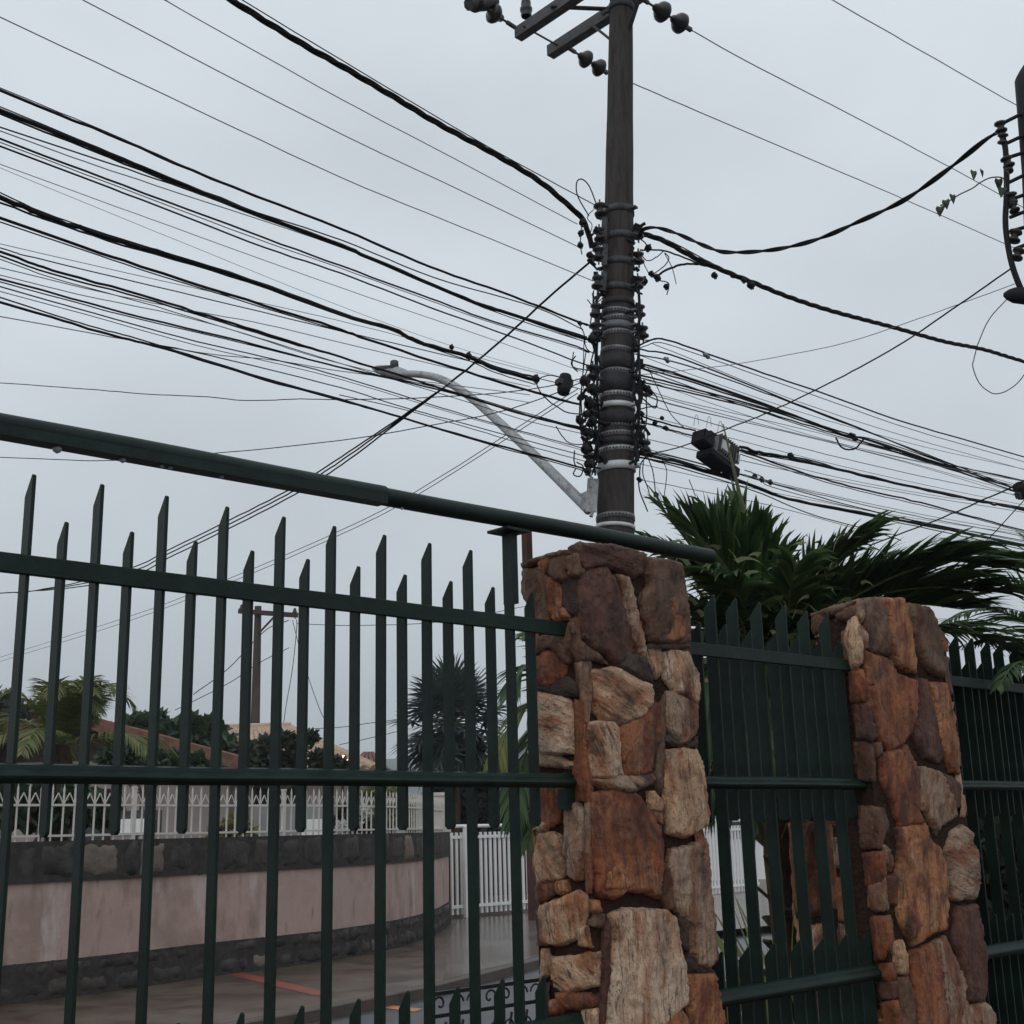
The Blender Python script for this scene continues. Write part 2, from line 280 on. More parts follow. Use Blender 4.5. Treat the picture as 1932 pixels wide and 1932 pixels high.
# ------------------------------------------------------------------ stones
def inpoly(px, py, poly):
    c = np.zeros(len(px), bool); n = len(poly); j = n-1
    for i in range(n):
        xi, yi = poly[i]; xj, yj = poly[j]
        c ^= ((yi > py) != (yj > py)) & (px < (xj-xi)*(py-yi)/((yj-yi) + 1e-12)+xi); j = i
    return c
def distpoly(px, py, poly):
    d = np.full(len(px), 1e9); n = len(poly)
    for i in range(n):
        a = np.array(poly[i]); b = np.array(poly[(i+1) % n]); ab = b-a; L2 = ab@ab + 1e-12
        t = np.clip(((px-a[0])*ab[0]+(py-a[1])*ab[1])/L2, 0, 1); d = np.minimum(d, np.hypot(px-a[0]-t*ab[0], py-a[1]-t*ab[1]))
    return d
def grow(poly, e):
    p = np.array(poly, float); c = p.mean(0); d = p-c; return [tuple(x) for x in p+d/np.maximum(np.linalg.norm(d, axis=1), 1e-6)[:, None]*e]
def stone(poly, surf, g, h, m, parent, w=None, amp=.008, tilt=0.0, name='stone', sink=.012, back=.05, exp_=0.0):
    poly = grow(poly, exp_); pts = []
    n = len(poly)
    for i in range(n):                              # cut corners once
        a = np.array(poly[i], float); b = np.array(poly[(i+1) % n], float); pts += [a*.95+b*.05, a*.05+b*.95]
    ring = []
    for i in range(len(pts)):
        a = pts[i]; b = pts[(i+1) % len(pts)]; k = max(1, int(round(np.linalg.norm(b-a)/g)))
        for j in range(k):
            p = a+(b-a)*j/k; ring.append((p[0]+random.uniform(-.24, .24)*g, p[1]+random.uniform(-.24, .24)*g))
    R = np.array(ring); x0, y0 = R.min(0); x1, y1 = R.max(0)
    gx, gy = np.meshgrid(np.arange(x0+g*.5, x1, g), np.arange(y0+g*.5, y1, g)); gx = gx.ravel(); gy = gy.ravel()
    if len(gx):
        gx = gx+RNG.uniform(-.25, .25, len(gx))*g; gy = gy+RNG.uniform(-.25, .25, len(gy))*g
        ok = inpoly(gx, gy, ring); gx, gy = gx[ok], gy[ok]
        if len(gx): ok = distpoly(gx, gy, ring) > .55*g; gx, gy = gx[ok], gy[ok]
    vin = [Vector(p) for p in ring]+[Vector((a, b)) for a, b in zip(gx, gy)]; nr = len(ring)
    r = delaunay_2d_cdt(vin, [(i, (i+1) % nr) for i in range(nr)], [], 1, 1e-5)
    V, F = r[0], r[2]
    vx = np.array([v.x for v in V]); vy = np.array([v.y for v in V]); d = distpoly(vx, vy, ring)
    w = w or g*1.1
    co = []; ns = []; off = Vector((random.uniform(-50, 50), random.uniform(-50, 50), random.uniform(-50, 50)))
    tx, ty = random.uniform(-.35, .35), random.uniform(-.35, .35); cx, cy = vx.mean(), vy.mean(); sx = max(vx.max()-vx.min(), 1); sy = max(vy.max()-vy.min(), 1)
    fac = [(random.uniform(.85, 1.25), random.gauss(0, .55), random.gauss(0, .55)) for _ in range(6)]
    for i in range(len(V)):
        P, nn = surf(vx[i], vy[i]); fx = (vx[i]-cx)/sx; fy = (vy[i]-cy)/sy; fh = min(a+b*fx+c_*fy for a, b, c_ in fac); e = 1-math.exp(-d[i]/w*1.6)
        hh = e*(h*(max(fh, .35)+tx*fx+ty*fy) + amp*(noise.noise(P*9+off)+.6*noise.noise(Vector((P.x*34, P.y*34, P.z*9))+off) + .35*noise.noise(P*48+off)))
        co.append(P + nn*(hh-sink)); ns.append(nn)
    nb = len(co); on = [i for i in range(len(V)) if d[i] < 1e-4*g+1e-6]
    bm = bmesh.new(); bv = [bm.verts.new(c) for c in co]
    for f in F:
        try: bm.faces.new([bv[i] for i in f])
        except ValueError: pass
    be = [e for e in bm.edges if e.is_boundary]
    ex = bmesh.ops.extrude_edge_only(bm, edges=be)
    nm = sum(ns, Vector())/len(ns)
    for v in [x for x in ex['geom'] if isinstance(x, bmesh.types.BMVert)]: v.co -= nm*back
    bmesh.ops.recalc_face_normals(bm, faces=bm.faces)
    # face outward
    if sum((f.normal.dot(nm)*f.calc_area() for f in bm.faces)) < 0: bmesh.ops.reverse_faces(bm, faces=bm.faces)
    for f in bm.faces: f.smooth = True
    rot = Matrix.Rotation(tilt, 4, nm.normalized()) if nm.length > 1e-6 else Matrix()
    me = bpy.data.meshes.new(name); bmesh.ops.transform(bm, matrix=rot.inverted(), verts=bm.verts); bm.to_mesh(me); bm.free(); me.materials.append(m)
    o = bpy.data.objects.new(name, me); COL.objects.link(o); o.matrix_basis = rot; adopt(o, parent); return o
def brickgrid(w, h, rh, cw, jit=.16):
    """irregular rubble polygons filling a w x h rectangle"""
    out = []; z = 0
    while z < h-rh*.4:
        hh = min(rh*random.uniform(.7, 1.35), h-z); hh = h-z if h-z-hh < rh*.5 else hh; x = 0
        while x < w-cw*.3:
            ww = min(cw*random.uniform(.6, 1.5), w-x); ww = w-x if w-x-ww < cw*.45 else ww
            j = lambda s: random.uniform(-jit, jit)*s
            g = .05*min(ww, hh)
            out.append([(x+g, z+g+j(hh)*.5+hh*.06), (x+ww*.5, z+g+abs(j(hh))*.4), (x+ww-g, z+g+hh*.05+j(hh)*.4), (x+ww-g, z+hh*.5), (x+ww-g-abs(j(ww))*.6, z+hh-g), (x+ww*.45, z+hh-g-abs(j(hh))*.3), (x+g+abs(j(ww))*.5, z+hh-g), (x+g, z+hh*.5)])
            x += ww
        z += hh
    return out
def pillar_surf(u0, q0):
    nf, nsd = -NV, -DV
    def f(x, y):
        P = pn(x, y, q0); du = P.dot(DV)-u0
        if du < 0:
            P = pu(x, y, u0); dd = P.dot(NV)-q0
            k = max(0, .5-dd/.06*.5); return P, (nsd*(1-k)+nf*k).normalized()
        k = max(0, .5-du/.06*.5); return P, (nf*(1-k)+nsd*k).normalized()
    return f
TONES = ['tan', 'pale', 'grey', 'orange', 'rust', 'dred', 'brown', 'dark']
def pillar(label, u0, u1, q0, q1, ztop, stones, zlow, topf=None):
    root = empty('stone_pillar', uq((u0+u1)/2, (q0+q1)/2, 0)); tag(root, label, 'pillar', 'rough stone gate pillars')
    c = MB(); i_ = .014
    vs = [uq(u, q, z) for z in (-.15, ztop-.03) for u, q in ((u0+i_, q0+i_), (u1-i_, q0+i_), (u1-i_, q1-i_), (u0+i_, q1-i_))]
    c.add(vs, [(0,3,2,1),(4,5,6,7),(0,1,5,4),(1,2,6,5),(2,3,7,6),(3,0,4,7)])
    adopt(c.build('mortar_core', M['mortar']), root)
    sf = pillar_surf(u0, q0)
    for tone, hh, tl, poly in stones:
        stone(poly, sf, 5.0, hh*.46, M[tone], root, w=2.4, amp=.010, tilt=math.radians(tl+random.uniform(-8, 8)), exp_=5.2, sink=.003)
    # faces the photo hardly shows: rubble
    def face(P0, ax, nrm, w, z0, z1, sx=1000.0):
        for pl in brickgrid(w, z1-z0, .17, .17):
            stone([(a*sx, b*sx) for a, b in pl], lambda x, y: (P0+ax*(x/sx)+Vector((0, 0, z0+y/sx)), nrm), 30, .028, M[random.choice(['tan', 'brown', 'rust', 'grey', 'orange', 'dark'])], root, amp=.005)
    face(uq(u1, q0, 0), NV, DV, q1-q0, 0, ztop)
    face(uq(u1, q1, 0), -DV, NV, u1-u0, 0, ztop)
    face(uq(u0, q0, 0), DV, -NV, u1-u0, 0, zlow)
    face(uq(u0, q1, 0), -NV, -DV, q1-q0, 0, zlow)
    return root
def Zm(x0, y0, k): return lambda l: [(x0+a*k, y0+b*k) for a, b in l]
U = Zm(966, 998.2, .25); Lw = Zm(966, 1449, .25)
S1 = [
 ('brown', .02, 70, U([(75,255),(230,205),(350,168),(440,160),(425,205),(330,212),(230,240),(90,296)])),
 ('orange', .03, 0, U([(208,258),(250,222),(285,245),(272,312),(238,328),(205,292)])),
 ('brown', .032, 10, U([(285,235),(400,200),(420,270),(418,350),(390,385),(330,385),(277,322),(290,280)])),
 ('brown', .045, 10, U([(428,215),(500,185),(505,280),(545,310),(520,350),(440,360),(422,280)])),
 ('brown', .03, 80, U([(438,140),(515,105),(528,165),(500,178),(440,190)])),
 ('brown', .03, 4, U([(80,310),(230,332),(260,385),(265,560),(268,690),(180,700),(140,620),(82,480)])),
 ('orange', .028, -4, U([(268,375),(330,398),(362,470),(365,570),(300,655),(275,600)])),
 ('orange', .028, 8, U([(368,595),(428,640),(402,678),(332,688),(305,665)])),
 ('dark', .018, 0, U([(392,405),(495,375),(500,480),(490,630),(435,635),(382,560),(378,455)])),
 ('dred', .03, 80, U([(540,110),(760,130),(1005,185),(990,330),(900,362),(720,268),(570,298),(532,230)])),
 ('dred', .045, -8, U([(515,380),(590,318),(720,296),(790,420),(845,620),(895,800),(915,930),(770,1020),(692,925),(602,885),(545,820),(520,600)])),
 ('grey', .04, -10, U([(795,352),(895,378),(932,560),(958,700),(1006,870),(1006,1005),(945,945),(905,820),(866,640),(835,480)])),
 ('brown', .038, -4, U([(1015,225),(1180,245),(1285,275),(1300,430),(1335,640),(1345,835),(1290,845),(1120,855),(1035,828),(1002,600),(995,505),(1050,425),(1022,352)])),
 ('rust', .05, -4, U([(1110,520),(1200,500),(1250,620),(1290,760),(1270,832),(1140,838),(1115,700)])),
 ('dark', .022, 80, U([(1040,872),(1130,862),(1330,872),(1338,900),(1050,912)])),
 ('rust', .034, 6, U([(178,985),(242,925),(330,938),(385,1012),(378,1090),(330,1168),(192,1178)])),
 ('brown', .026, 20, U([(172,835),(240,815),(325,810),(288,882),(182,960)])),
 ('brown', .034, 20, U([(285,885),(372,765),(478,678),(498,760),(432,880),(428,995),(400,1005),(345,930)])),
 ('brown', .024, 0, U([(438,690),(505,692),(540,862),(640,925),(735,1020),(612,978),(492,996),(442,900)])),
 ('grey', .02, 0, U([(483,1015),(598,1005),(600,1200),(590,1400),(562,1515),(524,1300),(502,1150)])),
 ('tan', .05, 70, U([(604,1075),(780,1050),(900,1115),(1046,1184),(1058,1308),(1000,1394),(900,1444),(780,1486),(704,1436),(644,1366),(622,1240)])),
 ('rust', .042, 5, U([(1060,1316),(1118,1332),(1113,1500),(1080,1700),(1050,1830),(866,1860),(826,1700),(796,1504),(902,1456),(1002,1406)])),
 ('pale', .044, 30, U([(582,1474),(700,1455),(786,1500),(800,1700),(840,1850),(720,1870),(610,1860),(584,1700)])),
 ('grey', .04, 60, U([(606,1878),(720,1886),(850,1872),(1045,1846),(1078,1880),(1050,1930),(900,1975),(700,1955),(625,1920)])),
 ('dark', .045, 40, U([(782,965),(850,936),(948,952),(1028,1032),(1058,1130),(1040,1166),(932,1106),(842,1066),(782,1020)])),
 ('pale', .042, 0, U([(1164,945),(1220,925),(1330,944),(1398,1100),(1418,1200),(1408,1306),(1330,1274),(1242,1216),(1172,1120)])),
 ('grey', .04, 12, U([(1183,1234),(1250,1246),(1398,1334),(1393,1500),(1330,1596),(1280,1606),(1222,1536),(1172,1480)])),
 ('tan', .03, 0, U([(1042,924),(1128,922),(1128,1080),(1090,1118),(1052,1040)])),
 ('dark', .022, 60, U([(1152,1565),(1215,1562),(1300,1622),(1390,1565),(1388,1638),(1300,1648),(1162,1618)])),
 ('tan', .045, 0, U([(1172,1684),(1300,1664),(1400,1684),(1440,1780),(1452,1932),(1458,2050),(1490,2132),(1483,2215),(1380,2282),(1310,2318),(1182,2288),(1172,2000)])),
 ('pale', .038, 75, U([(193,1236),(400,1284),(438,1340),(448,1500),(462,1686),(330,1686),(207,1676),(197,1500)])),
 ('grey', .03, 80, U([(203,1702),(330,1722),(478,1782),(430,1806),(212,1788)])),
 ('dark', .022, 70, U([(402,1124),(478,1180),(478,1258),(382,1256),(202,1216),(194,1192)])),
 ('rust', .022, 0, U([(462,1304),(548,1322),(558,1600),(586,1800),(598,2040),(520,2040),(444,2035),(440,1935),(480,1700)])),
 ('brown', .02, 0, U([(1120,1350),(1165,1260),(1168,1500),(1150,1700),(1160,1900),(1120,2000),(1090,1850),(1118,1600)])),
 ('orange', .032, 0, Lw([(216,124),(348,122),(358,200),(348,398),(290,428),(226,418)])),
 ('tan', .03, 10, Lw([(172,408),(262,424),(242,462),(206,474)])),
 ('grey', .038, 0, Lw([(387,294),(488,268),(538,340),(538,560),(523,828),(470,838),(422,800),(407,600)])),
 ('grey', .018, 0, Lw([(548,240),(596,260),(600,560),(618,800),(600,930),(560,920),(545,600)])),
 ('rust', .046, 0, Lw([(602,206),(760,174),(860,198),(930,194),(980,264),(1058,402),(1108,482),(1128,700),(1112,976),(1000,928),(870,918),(780,976),(660,956),(622,700)])),
 ('orange', .056, 0, Lw([(700,780),(880,640),(980,700),(960,860),(800,920),(700,900)])),
 ('tan', .03, 0, Lw([(1042,194),(1090,194),(1148,280),(1120,328),(1062,308)])),
 ('rust', .026, 0, Lw([(1062,332),(1138,332),(1128,440),(1072,388)])),
 ('tan', .036, 35, Lw([(197,514),(290,494),(348,524),(358,640),(398,740),(358,828),(250,848),(192,866),(172,700)])),
 ('rust', .024, 0, Lw([(192,884),(325,866),(326,930),(222,1006),(207,998)])),
 ('orange', .034, 0, Lw([(332,864),(398,858),(413,920),(380,946),(328,938)])),
 ('grey', .044, 0, Lw([(1202,624),(1320,604),(1468,546),(1488,600),(1498,900),(1528,1150),(1546,1400),(1500,1506),(1402,1468),(1352,1380),(1342,1180),(1252,1070),(1212,900),(1192,760)])),
 ('brown', .024, 0, Lw([(1140,700),(1188,780),(1208,920),(1240,1060),(1180,1050),(1135,960)])),
 ('tan', .042, 5, Lw([(217,1044),(340,1004),(430,964),(480,940),(538,964),(556,1050),(518,1200),(480,1276),(360,1336),(232,1306)])),
 ('tan', .026, 0, Lw([(502,1224),(558,1204),(586,1346),(502,1326)])),
 ('orange', .03, 0, Lw([(602,1004),(650,1014),(678,1078),(622,1088),(592,1050)])),
 ('brown', .022, 0, Lw([(638,1094),(698,1114),(688,1196),(602,1180)])),
 ('pale', .056, 0, Lw([(752,1114),(850,1074),(1010,1074),(1160,1084),(1248,1152),(1278,1400),(1308,1600),(1313,1778),(1230,1848),(1150,1930),(1130,2250),(900,2330),(720,2250),(722,1932),(742,1700),(752,1400)])),
 ('dred', .024, 0, Lw([(706,1206),(744,1140),(748,1450),(734,1700),(705,1930),(662,1930),(690,1500)])),
 ('pale', .03, 0, Lw([(217,1388),(258,1378),(273,1500),(263,1556),(207,1596)])),
 ('tan', .044, 60, Lw([(302,1434),(480,1434),(560,1404),(628,1414),(648,1500),(638,1638),(560,1648),(420,1696),(332,1648),(302,1560)])),
 ('rust', .03, 0, Lw([(332,1704),(450,1700),(560,1706),(608,1742),(598,1798),(480,1816),(342,1798)])),
 ('orange', .03, 0, Lw([(287,1764),(348,1754),(368,1800),(358,1846),(292,1846)])),
 ('tan', .03, 0, Lw([(522,1844),(648,1834),(648,2100),(500,2120),(510,1960)])),
 ('orange', .04, 0, Lw([(1322,1564),(1430,1574),(1538,1564),(1558,1700),(1588,1930),(1600,2200),(1400,2220),(1372,1932),(1332,1750)])),
 ('orange', .034, 0, Lw([(1202,1864),(1288,1844),(1345,1930),(1370,2180),(1180,2260),(1140,1990)])),
 ('dark', .022, 0, Lw([(1256,1088),(1328,1170),(1338,1368),(1292,1338),(1272,1164)])),
 ('dark', .024, 60, Lw([(1352,1406),(1498,1518),(1528,1546),(1332,1538),(1322,1482)])),
]
pillar('rough stone pillar in front of the utility pole, with a huge pale block near its foot', 2.715, 3.262, 2.583, 2.83, 2.415, S1, .9)
U2 = Zm(1513.4, 1094.8, .2167); L2 = Zm(1545.6, 1513.4, .2167)
S2 = [
 ('brown', .024, 80, U2([(80,292),(280,234),(460,180),(470,200),(400,236),(282,290),(100,314)])),
 ('tan', .04, 0, U2([(472,186),(538,174),(543,270),(528,338),(500,366),(477,280)])),
 ('pale', .06, 0, U2([(402,344),(468,316),(498,420),(522,560),(508,700),(470,756),(412,746),(397,620),(373,540),(387,430)])),
 ('tan', .036, 0, U2([(527,416),(568,472),(578,568),(541,578),(522,500)])),
 ('brown', .046, -5, U2([(548,176),(700,164),(720,300),(740,480),(770,640),(700,636),(612,606),(583,480),(556,300)])),
 ('orange', .05, -5, U2([(708,166),(896,176),(908,262),(938,400),(976,600),(988,796),(900,776),(792,690),(774,630),(745,480),(726,300)])),
 ('grey', .042, -6, U2([(914,206),(1108,254),(1148,292),(1178,400),(1218,600),(1238,740),(1228,826),(1112,788),(1064,700),(1004,560),(964,380)])),
 ('rust', .042, -2, U2([(562,626),(620,656),(768,706),(818,832),(985,884),(986,1100),(958,1300),(860,1436),(762,1466),(694,1396),(644,1300),(604,1100),(584,900)])),
 ('rust', .034, 0, U2([(402,804),(518,794),(556,900),(538,1046),(424,1056)])),
 ('dred', .03, 0, U2([(432,1084),(588,1094),(636,1346),(600,1396),(472,1366)])),
 ('brown', .03, 0, U2([(340,470),(385,450),(395,620),(405,750),(360,770),(345,640)])),
 ('brown', .03, 0, U2([(95,320),(200,300),(190,410),(110,460),(95,400)])),
 ('brown', .028, 20, U2([(290,290),(400,245),(460,215),(462,300),(390,340),(330,330)])),
 ('dark', .036, -6, U2([(1004,866),(1098,884),(1108,1000),(1168,1200),(1228,1370),(1246,1498),(1200,1566),(1054,1526),(1004,1350)])),
 ('orange', .04, -8, U2([(1114,906),(1276,914),(1308,1150),(1356,1400),(1376,1666),(1300,1646),(1236,1500),(1206,1300),(1136,1080)])),
 ('brown', .034, 0, U2([(442,1424),(560,1406),(616,1482),(616,1736),(482,1746),(452,1600)])),
 ('grey', .034, 0, U2([(632,1434),(688,1424),(698,1500),(652,1528)])),
 ('rust', .042, 0, U2([(702,1544),(780,1494),(918,1444),(958,1562),(996,1652),(1006,1800),(1015,1980),(1072,2096),(856,2126),(810,1990),(722,1750)])),
 ('tan', .05, -25, U2([(1012,1654),(1060,1634),(1198,1684),(1246,1780),(1322,1974),(1346,2040),(1220,2118),(1178,2204),(1108,2070),(1040,1950)])),
 ('dred', .03, 0, U2([(1255,1700),(1330,1740),(1375,1800),(1385,1950),(1330,2000),(1300,1850)])),
 ('brown', .034, 0, L2([(332,44),(558,64),(598,200),(540,368),(500,386),(372,396)])),
 ('orange', .05, 0, L2([(692,234),(938,196),(958,320),(1048,422),(1098,560),(1088,700),(1118,900),(1106,1096),(980,1126),(900,1196),(830,1246),(762,1150),(712,1000),(692,700),(712,450)])),
 ('tan', .044, 70, L2([(1172,264),(1250,216),(1328,282),(1358,450),(1381,700),(1366,826),(1200,846),(1154,826),(1154,620),(1118,430)])),
 ('orange', .034, 0, L2([(382,454),(558,444),(568,600),(558,696),(412,716)])),
 ('tan', .034, 0, L2([(432,744),(578,666),(598,928),(492,938),(432,900)])),
 ('pale', .044, 0, L2([(572,386),(600,404),(648,530),(620,586),(591,520)])),
 ('rust', .03, 0, L2([(592,664),(678,644),(688,878),(612,868)])),
 ('rust', .036, 0, L2([(442,1014),(618,1004),(638,1200),(560,1356),(482,1376)])),
 ('pale', .044, 0, L2([(657,1234),(738,1219),(778,1450),(768,1496),(682,1466)])),
 ('rust', .032, 0, L2([(492,1424),(648,1414),(676,1528),(560,1556)])),
 ('dark', .03, 0, L2([(512,1584),(688,1566),(688,1696),(532,1716)])),
 ('grey', .036, 0, L2([(702,1546),(788,1546),(826,1760),(838,2000),(762,2010),(712,1700)])),
 ('orange', .036, 0, L2([(532,1756),(688,1746),(738,1980),(560,2040)])),
 ('rust', .05, -4, L2([(812,1314),(1000,1236),(1030,1400),(1080,1700),(1110,2060),(890,2060),(844,1700)])),
 ('tan', .05, -8, L2([(1006,1232),(1108,1186),(1178,1350),(1256,1600),(1248,1800),(1222,2050),(1116,2050),(1086,1700),(1036,1400)])),
 ('dred', .04, -4, L2([(1204,926),(1388,906),(1418,1100),(1448,1350),(1466,1600),(1438,1736),(1302,1716),(1242,1450),(1184,1200)])),
 ('tan', .04, 0, L2([(1282,1804),(1438,1746),(1528,1852),(1550,2080),(1270,2080)])),
]
TM = {'orange': 'rust', 'grey': 'brown', 'tan': 'grey', 'pale': 'tan', 'dark': 'dred'}  # redder stones for this pillar; its shading is put into the tones too
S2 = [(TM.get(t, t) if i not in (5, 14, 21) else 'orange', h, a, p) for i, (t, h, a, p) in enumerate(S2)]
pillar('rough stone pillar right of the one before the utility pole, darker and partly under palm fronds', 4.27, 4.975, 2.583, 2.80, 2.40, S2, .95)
# a third pillar further out, glimpsed between the blades
def rubble_pillar(label, c, w, d, zt, rz):
    root = empty('stone_pillar', c, rz); tag(root, label, 'pillar', 'rough stone gate pillars')
    MB().box(-w/2+.015, w/2-.015, -d/2+.015, d/2-.015, -.1, zt-.02).build('mortar_core', M['mortar'], root)
    A = Vector((math.cos(rz), math.sin(rz), 0)); B = Vector((-math.sin(rz), math.cos(rz), 0)); c = Vector(c)
    for P0, ax, nrm, ww in ((c-A*w/2-B*d/2, A, -B, w), (c+A*w/2-B*d/2, B, A, d), (c-A*w/2+B*d/2, -B, -A, d), (c+A*w/2+B*d/2, -A, B, w)):
        for pl in brickgrid(ww, zt, .24, .2):
            stone([(a*1000, b*1000) for a, b in pl], lambda x, y: (P0+ax*(x/1000)+Vector((0, 0, y/1000)), nrm), 24, .035, M[random.choice(['tan', 'tan', 'orange', 'rust', 'pale', 'brown'])], root, amp=.006)
c3 = at(1606, 1650, 5.6)
rubble_pillar('orange stone pillar glimpsed through the blades behind the second pillar', (c3.x, c3.y, 0), .38, .38, EYE+.02, math.pi/2-PH)
# ------------------------------------------------------------------ the green blade fence
RZ = math.pi/2-PH
BT, BW = .039, .0085
def blade_mesh(name, z0, z1, cut=.046, lowcut=0.0, BT=BT):
    m = MB(); w = BW/2
    prof = [(0, z0+lowcut*.3), (.01, z0), (BT-.01, z0), (BT, z0+lowcut*.3), (BT, z1-cut), (.006, z1), (0, z1-.004)]
    n = len(prof); vs = [(-w, q, z) for q, z in prof]+[(w, q, z) for q, z in prof]
    m.add(vs, [tuple(range(n))[::-1], tuple(range(n, 2*n))]+[(i, (i+1) % n, n+(i+1) % n, n+i) for i in range(n)])
    me = m.mesh(name, M['green'])
    bm = bmesh.new(); bm.from_mesh(me); bmesh.ops.bevel(bm, geom=bm.edges[:], offset=.0012, segments=1, affect='EDGES'); bm.to_mesh(me); bm.free(); return me
BL = {'long': blade_mesh('long_blade', .12, 2.393), 'short': blade_mesh('short_blade', 1.615, 2.296, lowcut=.03), 'low': blade_mesh('low_blade', .12, 1.215)}
BL2 = {'long': blade_mesh('wide_long_blade', .12, 2.385, BT=.048), 'short': blade_mesh('wide_short_blade', 1.615, 2.28, lowcut=.03, BT=.048), 'low': blade_mesh('wide_low_blade', .12, 1.215, BT=.048)}
def rail(parent, u0, u1, z0, z1, lip=True, dz=0.0):
    m = MB(); zc = (z0+z1)/2; h = (z1-z0)/2
    if lip:                                          # bar with a half-round nose and a thin lip
        prof = [(FQ-.004, z1), (FQ-.016, z1-.004), (FQ-.018, z1-.012)]+[(FQ-.018-.016*math.sin(math.pi*k/6), z1-.012-(z1-z0-.012)*k/6) for k in range(1, 7)]+[(FQ-.004, z0)]
    else: prof = [(FQ-.001, z1), (FQ-.012, z1), (FQ-.014, z1-.002), (FQ-.014, z0+.002), (FQ-.012, z0), (FQ-.001, z0)]
    n = len(prof); k = max(2, int((u1-u0)/.25)); vs = []
    for i in range(k+1):
        u = u0+(u1-u0)*i/k; e = random.uniform(-.0012, .0012)
        vs += [(u, q, z+e+dz*i/k) for q, z in prof]
    m.add(vs, [(i*n+j, i*n+(j+1) % n, (i+1)*n+(j+1) % n, (i+1)*n+j) for i in range(k) for j in range(n)]+[tuple(range(n))[::-1], tuple(range(k*n, k*n+n))])
    return m.build('rail', M['green'], parent)
def fence_bay(label, us, longfirst, u0, u1, lows=True, BL=BL2):
    root = empty('blade_fence', (0, 0, 0), RZ); tag(root, label, 'fence', 'bays of the green blade fence')
    for i, u in enumerate(us):
        lg = (i % 2 == 0) == longfirst
        o = link('blade', BL['long' if lg else 'short'], None, root, (u, FQ, random.uniform(-.004, .004))); o.rotation_euler = (random.uniform(-.003, .003), random.uniform(-.003, .003), random.uniform(-.02, .02))
        if not lg and lows:
            o = link('blade', BL['low'], None, root, (u+.004, FQ, random.uniform(-.004, .004))); o.rotation_euler = (0, random.uniform(-.003, .003), random.uniform(-.02, .02))
    rail(root, u0, u1, 2.158, 2.201, False, .012); rail(root, u0, u1, 1.722, 1.764, True); rail(root, u0, u1, 1.05, 1.102, True); rail(root, u0, u1, .2, .25, True)
    return root
s_ = .0800; b1 = fence_bay('dark green fence of pointed steel blades left of the first stone pillar', [1.068+s_*k for k in range(-8, 20)], True, .2, 2.725, True, BL)
m = MB(); m.box(2.512, 2.535, FQ+.008, FQ+.05, 2.255, 2.47); m.box(2.47, 2.56, FQ-.02, FQ+.07, 2.47, 2.478); m.build('pipe_post', M['green'], b1)
MB().box(2.683, 2.716, FQ-.02, FQ+.02, 1.66, 1.72).build('rail_bracket', M['green'], b1)
fence_bay('dark green blade fence between the two stone pillars', [3.309+.0725*k for k in range(0, 14)], True, 3.25, 4.30)
fence_bay('dark green blade fence right of the second stone pillar, at the photo edge', [5.02+.0725*k for k in range(0, 26)], True, 4.96, 6.95)
fe = MB(); fe.tube([(6.97, FQ+.02, -.1), (6.97, FQ+.02, 2.5)], .04, 12); tag(fe.build('fence_post', M['green'], None, (0, 0, 0), RZ), 'green steel end post of the fence outside the right edge', 'post')
# pipe above the fence
pr = empty('overhead_pipe', (0, 0, 0), RZ); tag(pr, 'dark green steel pipe running above the blade fence and over the first pillar', 'pipe')
PQ = FQ+.012; pz = lambda u: 2.489+.0135*(u-1.0)
m = MB(); us = np.linspace(2.0, 3.478, 14); rr = .0255
m.tube([(u, PQ, pz(u)+.0015*math.sin(u*5)) for u in us], rr, 20); m.build('pipe', M['green'], pr)
m = MB(); us = np.linspace(.1, 2.035, 14); m.tube([(u, PQ, pz(u)+.003+.0012*math.sin(u*6)) for u in us], .0262, 20); m.build('pipe_sleeve', M['green'], pr)
m = MB(); m.box(-.965, .965, -.0275, -.022, -.012, .012); m.box(-.965, .965, -.022, .02, -.012, -.007)
o = m.build('angle_bar', M['green'], pr, (1.066, PQ, pz(1.066)-.0145)); o.rotation_euler = (0, -math.atan(.0135), 0)
def drop_mesh():
    return MB().lathe((0, 0, 0), (0, 0, -1), [(-.002, .0005), (0, .0045), (.004, .0055), (.008, .004), (.0105, .0012), (.011, .0001)], 10).mesh('water_drop')
wd = mat('water_drop_surface', (.25, .27, .28), rough=.05, spec=.8)
dm = drop_mesh()
for px, pyy, s in ((105, 850, 1.5), (228, 877, 1.1), (302, 889, .7), (318, 893, .7), (415, 908, .8), (1130, 1058, .6), (755, 965, .6)):
    p = pn(px, pyy, PQ); u = p.dot(DV); o = link('water_drop', dm, wd, pr, (u, PQ-.008, pz(u)-.0262)); o.scale = (s*1.4, s*1.4, s)
# rusty stub on the pillar top
st = MB(); st.box(-.012, .012, -.012, .012, -.02, .11); p = pn(995, 1052, FQ+.16)
tag(st.build('steel_stub', M['redclay'], None, (p.x, p.y, p.z), RZ), 'short rusty steel stub on the left corner of the first pillar', 'stub')
